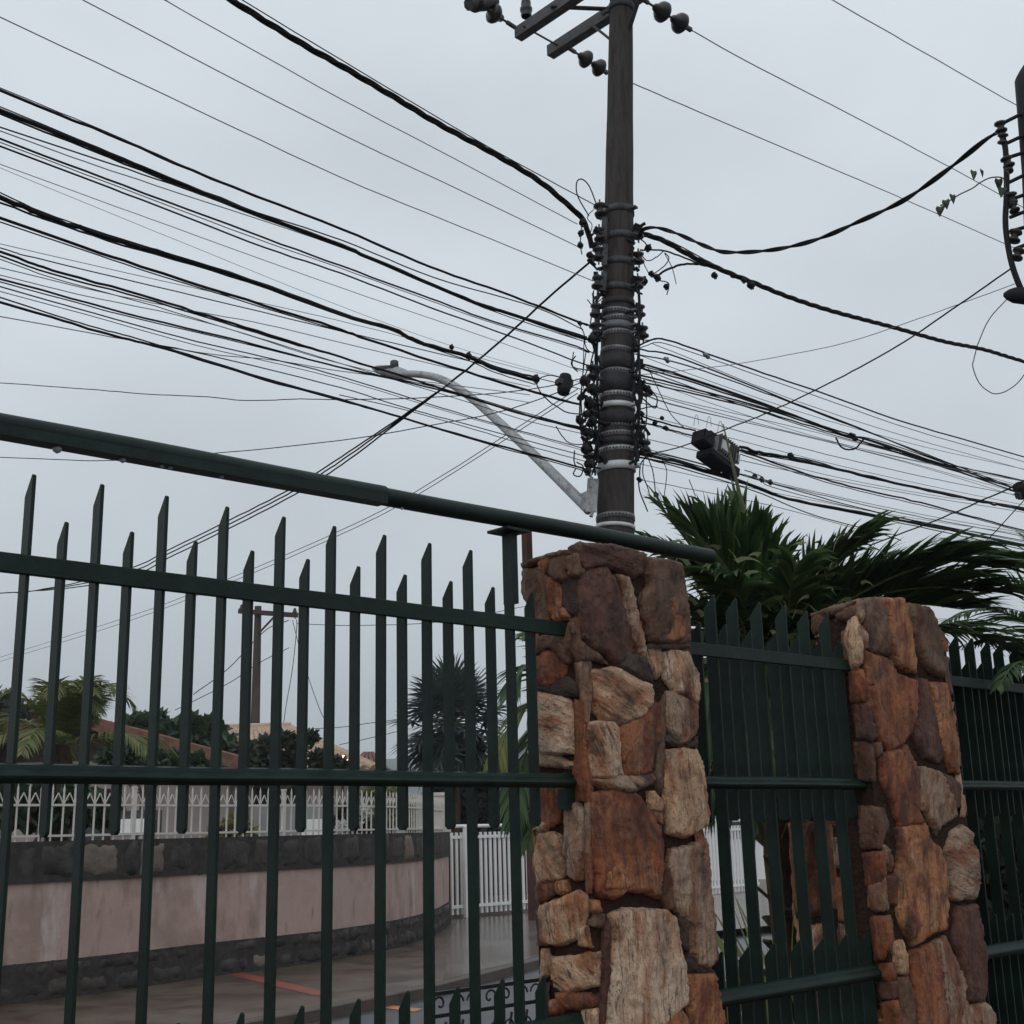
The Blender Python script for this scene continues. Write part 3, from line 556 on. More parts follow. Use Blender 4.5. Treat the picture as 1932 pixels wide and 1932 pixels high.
# ------------------------------------------------------------------ the wall across the street
WP = [(-8.6, 8.0)]+[(p.x, p.y) for p in (gr(0, 1897), gr(130, 1881), gr(254, 1864), gr(377, 1845), gr(501, 1829), gr(600, 1816), gr(660, 1806), gr(727, 1793), gr(770, 1782), gr(800, 1772), gr(828, 1758), gr(848, 1742))]
WPv = [Vector((a, b, 0)) for a, b in WP]; WL = [0]
for a, b in zip(WPv, WPv[1:]): WL.append(WL[-1]+(b-a).length)
def wpath(s):
    s = min(max(s, 0), WL[-1]-1e-6); i = max(k for k in range(len(WL)-1) if WL[k] <= s)
    t = (WPv[i+1]-WPv[i]).normalized(); return WPv[i]+t*(s-WL[i]), t, Vector((t.y, -t.x, 0))
wl = empty('boundary_wall', WPv[1]); tag(wl, 'pink plastered boundary wall with dark stone bands across the street', 'wall')
def strip(name, z0, z1, o0, o1, m, parent, s0=0.0, s1=None):     # extrusion along the wall, offset o0..o1 from its face
    s1 = WL[-1] if s1 is None else s1; b = MB(); ss = np.linspace(s0, s1, 40); vs = []
    for s in ss:
        P, t, n = wpath(float(s)); vs += [P+n*o0+Vector((0, 0, z0)), P+n*o1+Vector((0, 0, z0)), P+n*o1+Vector((0, 0, z1)), P+n*o0+Vector((0, 0, z1))]
    k = len(ss); b.add(vs, [(i*4+j, i*4+4+j, i*4+4+(j+1) % 4, i*4+(j+1) % 4) for i in range(k-1) for j in range(4)]+[(3, 2, 1, 0), (k*4-4, k*4-3, k*4-2, k*4-1)])
    o = b.build(name, m); return adopt(o, parent)
strip('plaster', -.1, 1.6, -.24, 0, M['pink'], wl); strip('joint_band', -.05, .39, .002, .03, M['joint'], wl); strip('joint_band', 1.2, 1.63, -.26, .03, M['joint'], wl)
def wsurf(x, y):
    P, t, n = wpath(x/1000); return P+n*.03+Vector((0, 0, y/1000)), n
wm = ['basalt']*5+['basalt2']*3+['basalt3']
for z0, z1, rh in ((0, .39, .30), (1.2, 1.63, .30)):
    for pl in brickgrid(WL[-1]-4.0, z1-z0, rh, .42, .24):
        stone([((a+4.0)*1000, (b+z0)*1000) for a, b in pl], wsurf, 70, .022, M[random.choice(wm)], wl, amp=.012, w=22, sink=.006, back=.03)
te = MB(); er = WPv[-1]; ev = Vector((-.5, 3.4, 0))          # return of the wall beside the gate
vs = [er+Vector((0, 0, z)) + o for z in (-.1, 1.6) for o in (Vector((-.2, 0, 0)), Vector((0, 0, 0)), ev, ev+Vector((-.2, 0, 0)))]
adopt(te.add(vs, [(0,3,2,1),(4,5,6,7),(0,1,5,4),(1,2,6,5),(2,3,7,6),(3,0,4,7)]).build('return_wall', M['pink']), wl)
ter = [(p.x-.25, p.y) for p in WPv]+[(-2.2, 29), (-3.5, 75), (-60, 75), (-60, 8)]
tag(MB().prism(ter, .001, 1.5).build('garden_terrace', M['soil']), kind='structure')
# white iron fence on the wall
wf = empty('picket_fence', WPv[1]+Vector((0, 0, 1.63))); tag(wf, 'white iron fence with chevron tops on the pink wall', 'fence')
barm = MB(); barm.box(-.008, .008, -.008, .008, 0, .56); barm.add([(-.008,-.008,.56),(.008,-.008,.56),(.008,.008,.56),(-.008,.008,.56),(0,0,.625)], [(0,1,4),(1,2,4),(2,3,4),(3,0,4)])
barm = barm.mesh('bar', M['cream'])
chev = MB(); chev.beam((-.064, 0, .40), (0, 0, .52), .010, .010, (0, 1, 0)); chev.beam((.064, 0, .40), (0, 0, .52), .010, .010, (0, 1, 0)); chev = chev.mesh('chevron', M['cream'])
postm = MB(); postm.box(-.022, .022, -.022, .022, -.02, .58); postm.box(-.028, .028, -.028, .028, .58, .60); postm = postm.mesh('fence_post', M['cream'])
s = 5.2; k = 0
while s < WL[-1]-.3:
    P, t, n = wpath(s); P = P-n*.1+Vector((0, 0, 1.63)); rz = math.atan2(t.y, t.x)
    o = link('fence_post' if k % 18 == 4 else 'bar', postm if k % 18 == 4 else barm, None, None, P, rz); adopt(o, wf)
    P2, t2, n2 = wpath(s+.068); adopt(link('chevron', chev, None, None, P2-n2*.1+Vector((0, 0, 1.63)), math.atan2(t2.y, t2.x)), wf)
    s += .136; k += 1
strip('fence_rail', 1.675, 1.70, -.113, -.087, M['cream'], wf, 5.1, WL[-1]-.25); strip('fence_rail', 2.005, 2.03, -.112, -.086, M['cream'], wf, 5.1, WL[-1]-.25)
P, t, n = wpath(WL[-1]-.16); gp = MB(); gp.box(-.17, .17, -.17, .17, 0, .66); gp.box(-.2, .2, -.2, .2, .66, .72)
tag(gp.build('gate_pier', M['cream'], None, P-n*.12+Vector((0, 0, 1.632)), math.atan2(t.y, t.x)), 'pale square pier ending the white iron fence beside the gate', 'pier')
# white sliding gate
GA, GB = gr(850, 1733), gr(1432, 1684); gt = (GB-GA).normalized(); GL = (GB-GA).length; ga = math.atan2(gt.y, gt.x)
gate = empty('sliding_gate', GA, ga); tag(gate, 'long white slatted sliding gate across the driveway', 'gate')
sl = MB(); sl.box(-.024, .024, -.02, .02, .06, 1.62); sl = sl.mesh('slat', M['white'])
k = 0; x = .05
while x < GL:
    link('slat', sl, None, gate, (x, 0, 0)); x += .128
for z0, z1, a in ((1.50, 1.56, .03), (.18, .24, .035)): MB().box(0, GL, -.045, -.0215, z0, z1).build('gate_rail', M['white'], gate)
m = MB(); m.tube([(0, -.05, 1.74), (GL, -.05, 1.74)], .035, 10); m.build('top_rail', M['white'], gate)
m = MB(); m.box(.30, .46, -.12, -.05, 0, 1.72); m.build('gate_post', M['white'], gate)
rp = at(1006, 1600, 24.6); rq = MB(); rq.box(-.13, .13, -.13, .13, -.02, 2.5)
tag(rq.build('brick_post', M['redclay'], None, (rp.x, rp.y, 0)), 'dark red post standing before the white gate, just left of the first pillar', 'post')
# ------------------------------------------------------------------ houses
def slab(b, pts, th=.1):
    pts = [Vector(p) for p in pts]; n = (pts[1]-pts[0]).cross(pts[2]-pts[0]).normalized(); n = -n if n.z < 0 else n; k = len(pts)
    b.add([p for p in pts]+[p-n*th for p in pts], [tuple(range(k)), tuple(range(k, 2*k))[::-1]]+[(i, k+i, k+(i+1) % k, (i+1) % k) for i in range(k)])
def tiles(parent, A, B, C, D_, m, pitch=.24):
    """rows of barrel tiles on the roof plane A,B (eave) C,D (ridge): ribs running up the slope"""
    A, B, C, D_ = [Vector(p) for p in (A, B, C, D_)]; n = (B-A).cross(D_-A).normalized(); n = -n if n.z < 0 else n; cnt = int((B-A).length/pitch)
    b = MB()
    for i in range(cnt):
        f = (i+.5)/cnt; p = A.lerp(B, f)+n*.02; q = D_.lerp(C, f)+n*.02
        b.tube([p.lerp(q, k/4) for k in range(5)], [.085, .075, .085, .075, .08], 6)
    o = b.build('roof_tiles', m); o['kind'] = 'stuff'; return adopt(o, parent)
def window(parent, P, t, w, h, name='window'):
    n = Vector((t.y, -t.x, 0)); f = MB(); up = Vector((0, 0, 1))
    for a, b_, c, d in ((-w/2, w/2, h/2, h/2), (-w/2, w/2, -h/2, -h/2), (-w/2, -w/2, -h/2, h/2), (w/2, w/2, -h/2, h/2), (0, 0, -h/2, h/2)): f.beam(P+t*a+up*c+n*.04, P+t*b_+up*d+n*.04, .07, .07)
    fo = adopt(f.build(name, M['darkwood']), parent)
    g = MB(); g.poly([P+t*a+up*b_+n*.015 for a, b_ in ((-w/2, -h/2), (w/2, -h/2), (w/2, h/2), (-w/2, h/2))]); go = adopt(g.build('pane', M['glass']), fo)
    return fo
def gable_house(label, x0, x1, xa, ye, ya, Y, depth, zb, wallm, tilem, cat='house'):
    A = at(x0, ye, Y); B = at(x1, ye, Y); R = at(xa, ya, Y); ze = (A.z+B.z)/2; A.z = B.z = ze; bk = Vector((-.35, 1, 0)).normalized()*depth
    root = empty('house', ((A.x+B.x)/2, Y, zb)); tag(root, label, cat)
    over = Vector((.35, 0, 0)); w = MB(); i0 = A+over; i1 = B-over
    vs = [Vector((i0.x, i0.y, zb)), Vector((i1.x, i1.y, zb)), Vector((i1.x, i1.y, ze+.1)), Vector((i0.x, i0.y, ze+.1))]
    w.add(vs+[v+bk for v in vs], [(0,1,2,3),(7,6,5,4),(0,4,5,1),(1,5,6,2),(2,6,7,3),(3,7,4,0)]); adopt(w.build('wall', wallm), root)
    g = MB(); gp_ = [i0+Vector((0, -.02, .1)), i1+Vector((0, -.02, .1)), R+Vector((0, -.02, -.15))]; g.add(gp_+[p+Vector((0, .1, 0)) for p in gp_], [(0,1,2),(5,4,3),(0,3,4,1),(1,4,5,2),(2,5,3,0)]); adopt(g.build('gable', M['darkwood']), root)
    fr = Vector((0, -.5, 0)); r = MB()
    slab(r, [A+fr, R+fr, R+bk, A+bk], .1); slab(r, [R+fr, B+fr, B+bk, R+bk], .1); rf = adopt(r.build('roof', tilem), root)
    for a, b_ in ((A, R), (B, R)):
        o = tiles(rf, a+fr, a+bk, R+bk, R+fr, tilem, .26)
    bb = MB(); bb.beam(A+fr+Vector((0, -.03, -.06)), R+fr+Vector((0, -.03, -.06)), .05, .22); bb.beam(B+fr+Vector((0, -.03, -.06)), R+fr+Vector((0, -.03, -.06)), .05, .22); adopt(bb.build('barge_board', M['terracotta']), root)
    window(root, (i0+i1)/2*1.0+Vector((0, 0, -.9)), Vector((1, 0, 0)), 1.1, .9)
    return root
gable_house('house with a terracotta gable roof behind the pink wall, far left', -160, 470, 138, 1446, 1350, 23.5, 8, 1.5, M['housewall'], M['terracotta'])
def hip_house(label, pe, pr_, Y, dy, depth, zb, wallm, tilem):
    E_ = [at(pe[0][0], pe[0][1], Y), at(pe[1][0], pe[1][1], Y)]; ze = (E_[0].z+E_[1].z)/2; E_[0].z = E_[1].z = ze
    R_ = [at(pr_[0][0], pr_[0][1], Y+dy), at(pr_[1][0], pr_[1][1], Y+dy)]; R_[0].z = R_[1].z = (R_[0].z+R_[1].z)/2
    Bk = [Vector((E_[0].x, Y+depth, ze)), Vector((E_[1].x, Y+depth, ze))]
    root = empty('house', ((E_[0].x+E_[1].x)/2, Y, zb)); tag(root, label, 'house')
    w = MB(); w.box(E_[0].x+.4, E_[1].x-.4, Y+.4, Y+depth-.4, zb, ze+.02); adopt(w.build('wall', wallm), root)
    r = MB(); slab(r, [E_[0], E_[1], R_[1], R_[0]], .08); slab(r, [E_[1], Bk[1], R_[1]], .08); slab(r, [Bk[0], E_[0], R_[0]], .08); slab(r, [Bk[1], Bk[0], R_[0], R_[1]], .08)
    rf = adopt(r.build('roof', tilem), root); tiles(rf, E_[0], E_[1], R_[1], R_[0], tilem, .26)
    rg = MB(); rg.tube([R_[0]+Vector((0, 0, .05)), R_[1]+Vector((0, 0, .05))], .1, 8); rg.tube([E_[1], R_[1]], .1, 8); rg.tube([E_[0], R_[0]], .1, 8); adopt(rg.build('ridge', tilem), rf)
    window(root, Vector(((E_[0].x+E_[1].x)/2, Y+.4, ze-.8)), Vector((1, 0, 0)), 1.2, .9)
    return root
hip_house('house with a tan tiled hip roof beside the far utility pole', [(330, 1462), (715, 1448)], [(424, 1374), (548, 1376)], 31, 3.0, 9, 1.5, M['housewall'], M['tantile'])
hip_house('small distant house with a red tiled roof, left of the fan palm', [(672, 1446), (722, 1446)], [(684, 1424), (706, 1424)], 58, 1.5, 5, 1.5, M['housewall'], M['terracotta'])
hip_house('pale house behind the white gate, glimpsed between the two pillars', [(1240, 1505), (1560, 1500)], [(1330, 1440), (1470, 1440)], 40, 3, 8, 0, M['white'], M['tantile'])
hip_house('low dark house behind the white gate, right of the fan palm', [(850, 1505), (1060, 1500)], [(890, 1462), (1010, 1462)], 34, 3, 7, 0, M['darkwood'], M['terracotta'])
def block(name, label, cat, x0, x1, y0, y1, Y, th, m, zb=1.5):
    A = at(x0, y1, Y); B = at(x1, y0, Y); b = MB(); b.box(0, B.x-A.x, 0, th, zb-A.z, B.z-A.z); return tag(b.build(name, m, None, (A.x, Y, A.z)), label, cat)
block('garden_wall', 'grey low garden wall behind the white iron fence', 'wall', 470, 612, 1514, 1570, 21.5, .25, M['greywall'])
wb = block('planter_box', 'white box planter behind the white iron fence, right of the grey garden wall', 'planter', 569, 607, 1545, 1578, 20.2, .5, M['white'], 1.5)
cb = empty('garden_cabinet', at(250, 1575, 17.2)); tag(cb, 'white boxy cabinet with a dark frame behind the white iron fence', 'cabinet')
for nm, x0, x1, y0, y1, dy, m_ in (('frame', 222, 304, 1528, 1578, .1, 'dgalv'), ('panel', 226, 284, 1544, 1572, 0, 'white')):
    A = at(x0, y1, 17.2+dy); B = at(x1, y0, 17.2+dy); b = MB(); b.box(A.x, B.x, 17.2+dy, 17.26+dy, A.z, B.z); adopt(b.build(nm, M[m_]), cb)
lp = at(647, 1434, 27); lr = empty('garden_lamp', (lp.x, lp.y, 1.5)); tag(lr, 'small lit garden lamp below the tan roof', 'lamp')
lm = MB(); lm.lathe(lp, (0, 0, 1), [(-.1, .01), (-.07, .07), (0, .1), (.07, .07), (.1, .01)], 10); adopt(lm.build('globe', lampm), lr)
lm = MB(); lm.tube([(lp.x, lp.y, 1.5), (lp.x, lp.y, lp.z-.09)], .03, 8); adopt(lm.build('post', M['iron']), lr)
# far hill
hx = np.linspace(-950, 950, 90); hv = []; hf = []
for i, x in enumerate(hx):
    h = 70+9*math.sin(x*.011+1.0)+6*math.sin(x*.037)+2.5*math.sin(x*.13); h *= .96+.0001*x
    for j in range(6): f = j/5; hv.append((x, 880+f*260, -1+h*math.sin(f*math.pi/2)+1.2*math.sin(x*.3+j*2.1)*f))
for i in range(len(hx)-1):
    for j in range(5): hf.append((i*6+j, i*6+6+j, i*6+7+j, i*6+1+j))
tag(MB().add(hv, hf, True).build('hill', M['hill']), kind='structure')
# ------------------------------------------------------------------ trees and bushes
def leaf_arrays(lumps, n, size, droop=.0):
    w = np.array([l[3]**2 for l in lumps]); w /= w.sum(); idx = RNG.choice(len(lumps), n, p=w); Lc = np.array(lumps)[idx]
    d = RNG.normal(size=(n, 3)); d /= np.linalg.norm(d, axis=1)[:, None]; r = RNG.uniform(.35, 1.0, n)**.5*(1+.22*RNG.normal(size=n)*.6)
    c = Lc[:, :3]+d*(Lc[:, 3]*r)[:, None]*np.array([1, 1, .85])
    a = RNG.normal(size=(n, 3)); a[:, 2] -= droop; a /= np.linalg.norm(a, axis=1)[:, None]; b = np.cross(a, RNG.normal(size=(n, 3))); b /= np.linalg.norm(b, axis=1)[:, None]
    s = size*RNG.uniform(.6, 1.3, n)[:, None]
    v = np.stack([c, c+a*s*.5+b*s*.28, c+a*s, c+a*s*.5-b*s*.28], 1).reshape(-1, 3)
    return v, np.arange(4*n).reshape(-1, 4)
def tree(name, label, base, lumps, n, size, lm_, cat='tree', group=None, trunk_r=.12, bark='bark'):
    base = Vector(base); root = empty(name, base); tag(root, label, cat, group)
    v, f = leaf_arrays(lumps, n, size); adopt(link('crown' if cat == 'tree' else 'foliage', np_mesh('crown', v, f, M[lm_]), None), root)
    b = MB(); top = Vector(np.mean([l[:3] for l in lumps], 0)); mid = base.lerp(top, .55)+Vector((random.uniform(-.15, .15), random.uniform(-.15, .15), 0))
    b.tube([base, base.lerp(mid, .5)+Vector((.05, 0, 0)), mid], [trunk_r, trunk_r*.85, trunk_r*.7], 8)
    for l in lumps:
        c = Vector(l[:3]); b.tube([mid, mid.lerp(c, .5)+Vector((random.uniform(-.2, .2), 0, .15)), c], [trunk_r*.6, trunk_r*.35, trunk_r*.12], 6)
        for _ in range(4): d = Vector((random.gauss(0, 1), random.gauss(0, 1), random.gauss(.3, .8))).normalized()*l[3]*.95; b.tube([c, c+d*.6, c+d], [trunk_r*.16, trunk_r*.1, trunk_r*.03], 4)
    adopt(b.build('trunk' if cat == 'tree' else 'stems', M[bark]), root); return root
def lumps_px(ls, Y): 
    out = []
    for x, y, r, dy in ls: p = at(x, y, Y+dy); out.append((p.x, p.y, p.z, r*(Y+dy)/FPX))
    return out
def gbase(x, Y, z=1.5): p = at(x, 1550, Y); return (p.x, p.y, z)
TG = 'trees behind the pink wall'
tree('leafy_tree', 'broad leafed tree rising behind the terracotta gable roof', gbase(330, 29), lumps_px([(245, 1392, 34, 0), (290, 1385, 34, .6), (345, 1392, 36, -.4), (395, 1402, 34, .5), (310, 1420, 46, .8), (375, 1430, 44, 0), (430, 1425, 28, -.3), (262, 1370, 16, 0), (365, 1368, 16, 0), (395, 1376, 13, 0)], 29), 5200, .30, 'tree1', group=TG)
tree('leafy_tree', 'dark tree at the left photo edge behind the fence', gbase(-20, 30), lumps_px([(-30, 1345, 52, 0), (14, 1335, 26, .5), (22, 1370, 30, 0), (-40, 1400, 50, 0), (60, 1345, 16, .5), (80, 1338, 10, 0)], 30), 2600, .28, 'tree2', group=TG)
tree('leafy_shrub', 'dark shrub in front of the tan tiled roof', gbase(500, 26), lumps_px([(440, 1428, 22, 0), (470, 1420, 20, .5), (505, 1410, 20, -.3), (560, 1408, 17, .2), (600, 1432, 16, 0), (545, 1438, 24, 0), (490, 1445, 26, 0), (585, 1390, 9, 0), (540, 1396, 10, 0), (640, 1446, 14, 0)], 26), 4300, .17, 'tree2', cat='shrub', trunk_r=.07)
tree('leafy_shrub', 'green shrub hiding the right slope of the terracotta roof', gbase(250, 21), lumps_px([(215, 1432, 22, 0), (250, 1425, 24, .3), (290, 1440, 24, 0), (330, 1436, 20, .2), (370, 1442, 18, 0)], 21), 2200, .15, 'tree1', cat='shrub', trunk_r=.05)
tree('hedge_bush', 'dark green bush behind the white fence at the left edge', gbase(60, 18), lumps_px([(20, 1520, 40, 0), (80, 1525, 44, .5), (140, 1520, 40, 0), (190, 1530, 34, .4), (-40, 1510, 40, 0)], 18), 3600, .16, 'tree1', cat='bush', trunk_r=.05)
tree('flowering_bush', 'yellow green bush behind the white fence beside its post', gbase(445, 17.8), lumps_px([(430, 1562, 16, 0), (452, 1552, 18, .2), (470, 1572, 14, 0), (405, 1575, 12, 0)], 17.8), 1300, .085, 'yellowbush', cat='bush', trunk_r=.02)
tree('flowering_bush', 'white flowering bush behind the white fence, right of the white planter', gbase(660, 21), lumps_px([(648, 1562, 13, 0), (668, 1555, 12, .2), (686, 1530, 9, 0), (640, 1572, 9, 0)], 21), 520, .09, 'whiteflower', cat='bush', trunk_r=.02)
tree('hedge_bush', 'dark bush below the white flowering bush', gbase(655, 21.6), lumps_px([(640, 1558, 20, 0), (672, 1548, 22, .2), (655, 1530, 16, 0), (700, 1560, 18, .2)], 21.6), 1500, .1, 'tree2', cat='bush', trunk_r=.02)
tree('hedge_bush', 'yellow green hedge behind the right end of the white fence', gbase(730, 25), lumps_px([(700, 1500, 18, 0), (735, 1505, 20, 0), (765, 1520, 20, .3), (730, 1540, 24, 0), (780, 1550, 20, 0)], 25), 1700, .12, 'yellowbush', cat='bush', trunk_r=.03)
tree('leafy_tree', 'dark tree beyond the white gate, under the fan palm', gbase(900, 30.5, 0), lumps_px([(850, 1490, 40, 0), (900, 1480, 44, .4), (950, 1490, 46, 0), (1000, 1470, 40, .5), (920, 1530, 44, 0), (860, 1540, 40, 0), (1010, 1530, 40, 0)], 30.5), 4200, .26, 'tree2', group=TG)
# palms -------------------------------------------------------------
def bez(p, n=14):
    """smooth polyline through control points"""
    p = [Vector(a) for a in p]; q = [p[0]*2-p[1]]+p+[p[-1]*2-p[-2]]; out = []
    for i in range(1, len(q)-2):
        for k in range(n):
            t = k/n; a, b, c, d = q[i-1], q[i], q[i+1], q[i+2]
            out.append(.5*((2*b)+(c-a)*t+(2*a-5*b+4*c-d)*t*t+(3*b-a-3*c+d)*t**3))
    out.append(p[-1]); return out
def frond(parent, pts, n, leng, ang, vee, droop, wid, lm_, ribm='palmrib', rr=.012, jit=.1, upv=(0, 0, 1), start=.12, kink=0.0, shape=None, sides=(-1, 1)):
    path = bez(pts, 12); m_ = len(path); V = []; Fc = []
    cum = [0]
    for a, b in zip(path, path[1:]): cum.append(cum[-1]+(b-a).length)
    def pos(f):
        s = f*cum[-1]; i = max(k for k in range(m_-1) if cum[k] <= s+1e-9); t = (path[i+1]-path[i]); return path[i]+t*((s-cum[i])/max(t.length, 1e-6)), t.normalized()
    for sd in sides:
        for i in range(n):
            f = start+(1-start)*(i+random.random()*.5)/n; P, t = pos(min(f, .999)); u = Vector(upv); s = t.cross(u); s = s.normalized() if s.length > .05 else t.orthogonal().normalized(); u2 = s.cross(t)
            a = ang*(1-.35*f)+random.uniform(-jit, jit); v = vee+random.uniform(-jit, jit); d = (t*math.cos(a)+(s*sd*math.cos(v)+u2*math.sin(v))*math.sin(a)).normalized()
            L_ = leng*(shape(f) if shape else math.sin(math.pi*min(1, .22+.74*f))**.7)*random.uniform(.85, 1.1); w = wid*random.uniform(.75, 1.15)
            side = d.cross(u2); side = side.normalized() if side.length > .05 else s
            side = (side+Vector((random.gauss(0, .25), random.gauss(0, .25), random.gauss(0, .25)))).normalized()
            p = P.copy(); dd = d.copy(); b0 = len(V); kk = random.random() < kink; segs = 5
            for j in range(segs+1):
                g = j/segs; ww = w*(.45+.9*g if g < .35 else .77*(1-((g-.35)/.65)**1.6)+.01)
                V += [p-side*ww/2, p+side*ww/2]
                dd = (dd+Vector((0, 0, -1))*(droop*(1.0+1.5*g)+(.9 if kk and g > .5 else 0))/segs).normalized(); p = p+dd*(L_/segs)
            for j in range(segs): Fc.append((b0+2*j, b0+2*j+1, b0+2*j+3, b0+2*j+2))
    o = adopt(link('frond', np_mesh('frond', [tuple(v) for v in V], Fc, M[lm_], True), None), parent)
    rb = MB(); rs = [rr*(1-.85*i/(m_-1)) for i in range(m_)]; rb.tube(path[::2]+[path[-1]], rs[::2]+[rs[-1]], 6); adopt(rb.build('rib', M[ribm]), o)
    return o
# yellow-green feather palm behind the wall
c = at(118, 1408, 18.6); yp = empty('feather_palm', (c.x, c.y, 1.5)); tag(yp, 'yellow green feather palm with arching fronds before the terracotta roof', 'palm')
b = MB(); b.tube([(c.x, c.y, 1.45), (c.x+.03, c.y, c.z-.3), (c.x, c.y, c.z)], [.16, .14, .1], 10); adopt(b.build('trunk', M['palmbark']), yp)
for i in range(24):
    an = 2*math.pi*i/24+random.uniform(-.2, .2); el = random.choice([.2, .55, .95, 1.25]); L_ = random.uniform(.95, 1.3)*1.25
    d = Vector((math.cos(an)*math.cos(el), math.sin(an)*math.cos(el), math.sin(el))); h = Vector((d.x, d.y, 0))
    frond(yp, [c, c+d*L_*.45, c+d*L_*.8+h*.1+Vector((0, 0, -.12)), c+d*L_+h*.35+Vector((0, 0, -.55))], 44, .5, 1.0, .15, .55, .036, 'yellowpalm', rr=.014)
# blue-green fan palm by the gate
c = at(852, 1362, 29.0); fp = empty('fan_palm', (c.x, c.y, 0)); tag(fp, 'dark blue green fan palm standing beside the white gate', 'palm')
b = MB(); b.tube([(c.x, c.y, -.05), (c.x, c.y, 1.2), (c.x, c.y, c.z)], [.2, .17, .17], 12); adopt(b.build('trunk', M['palmbark']), fp)
def fan(parent, c, d, stalk, R_, lm_, nb=24):
    d = Vector(d).normalized(); P = c+d*stalk; s = d.cross(Vector((0, 0, 1))); s = s.normalized() if s.length > .1 else Vector((1, 0, 0)); u = s.cross(d); V = []; Fc = []
    tip = random.uniform(-.3, .3); s = (s*math.cos(tip)+u*math.sin(tip)).normalized(); u = s.cross(d)
    for i in range(nb):
        a = math.radians(-125+250*i/(nb-1)); e = d*math.cos(a)+s*math.sin(a); L_ = R_*random.uniform(.88, 1.05)*(1-.12*abs(a)/2.2); cup = u*(.18*math.cos(a)); w = R_*.10
        side = e.cross(u).normalized(); b0 = len(V)
        for g, wf_ in ((0, .25), (.45, 1.0), (.75, .6), (1, .04)):
            p = P+e*(L_*g)+cup*(L_*g*(1-g)*1.2)+Vector((0, 0, -.12*L_*g*g))+u*(.012*(-1)**i); V += [p-side*w*wf_*.5, p+side*w*wf_*.5]
        for j in range(3): Fc.append((b0+2*j, b0+2*j+1, b0+2*j+3, b0+2*j+2))
    o = adopt(link('fan_leaf', np_mesh('fan_leaf', [tuple(v) for v in V], Fc, M[lm_]), None), parent)
    adopt(MB().tube([c, c+d*stalk*.5+Vector((0, 0, .02)), P], [.03, .022, .014], 6).build('stalk', M['palmrib']), o)
for i in range(46):
    an = i*2.39996; el = math.radians(84-150*((i+.5)/46)); d = Vector((math.cos(an)*math.cos(el), math.sin(an)*math.cos(el), math.sin(el)))
    fan(fp, c, d, random.uniform(.55, .95), random.uniform(.78, 1.0), 'fanpalm')
# near palms between the fence and the utility pole
def P3(x, y, Y): return at(x, y, Y)
cx = P3(1452, 1300, 5.9); np1 = empty('near_palm', (cx.x, cx.y, 0)); tag(np1, 'dark palm with broad overlapping fronds above the fence between the two pillars', 'palm')
b = MB(); hts = [(-.05, .085), (.5, .08), (1.0, .07), (1.45, .066), (1.9, .06), (cx.z, .05)]
b.tube([(cx.x+.02*math.sin(z*3), cx.y, z) for z, r in hts], [r for z, r in hts], 12); adopt(b.build('trunk', M['palmbark']), np1)
b = MB(); 
for i in range(26):
    z = .5+i*.045; an = i*2.4; r = .085; b.beam((cx.x+math.cos(an)*r*.6, cx.y+math.sin(an)*r*.6, z), (cx.x+math.cos(an)*r*1.5, cx.y+math.sin(an)*r*1.5, z+.07), .05, .012)
adopt(b.build('leaf_bases', M['palmbark']), np1)
full = lambda f: .55+.45*math.sin(math.pi*min(1, .15+.8*f))
frs = [
 ([(1462,1310,5.9),(1440,1210,5.8),(1398,1080,5.7),(1352,990,5.65)], 46, .34, .75, .5, .18, .052),
 ([(1460,1310,5.9),(1425,1200,5.9),(1360,1110,5.9),(1280,1055,5.9)], 44, .30, .85, .55, .15, .050),
 ([(1462,1300,5.9),(1468,1200,5.8),(1450,1100,5.7),(1425,1010,5.6)], 42, .30, .6, .45, .15, .05),
 ([(1470,1300,5.9),(1520,1190,5.8),(1640,1128,5.65),(1760,1108,5.5),(1868,1118,5.4)], 66, .40, .80, .85, .12, .052),
 ([(1470,1300,5.9),(1500,1180,6.0),(1560,1110,6.1),(1650,1060,6.2)], 40, .30, .8, .6, .2, .046),
 ([(1475,1320,5.9),(1560,1240,5.9),(1700,1200,5.9),(1830,1195,5.9),(1950,1240,5.9)], 50, .34, .9, .5, .3, .044),
 ([(1450,1310,5.9),(1400,1230,5.7),(1330,1190,5.5),(1290,1230,5.4)], 36, .28, .9, .2, .6, .04),
 ([(1455,1310,5.9),(1420,1260,5.6),(1370,1230,5.4),(1330,1290,5.3)], 34, .28, .9, .1, .8, .042),
 ([(1465,1320,5.9),(1480,1250,5.7),(1500,1200,5.5),(1540,1240,5.4)], 30, .28, .9, .2, .6, .042),
 ([(1455,1320,5.9),(1430,1270,6.2),(1380,1220,6.5),(1300,1200,6.7)], 36, .34, .9, .3, .4, .042),
 ([(1465,1310,5.9),(1490,1220,6.3),(1550,1150,6.7),(1640,1150,7.0)], 36, .36, .9, .4, .3, .045),
 ([(1462,1330,5.9),(1440,1330,5.6),(1410,1390,5.3),(1400,1500,5.2)], 30, .30, .9, .1, .8, .04),
 ([(1468,1330,5.9),(1500,1330,6.0),(1540,1390,6.1),(1560,1500,6.1)], 30, .30, .9, .1, .8, .04),
]
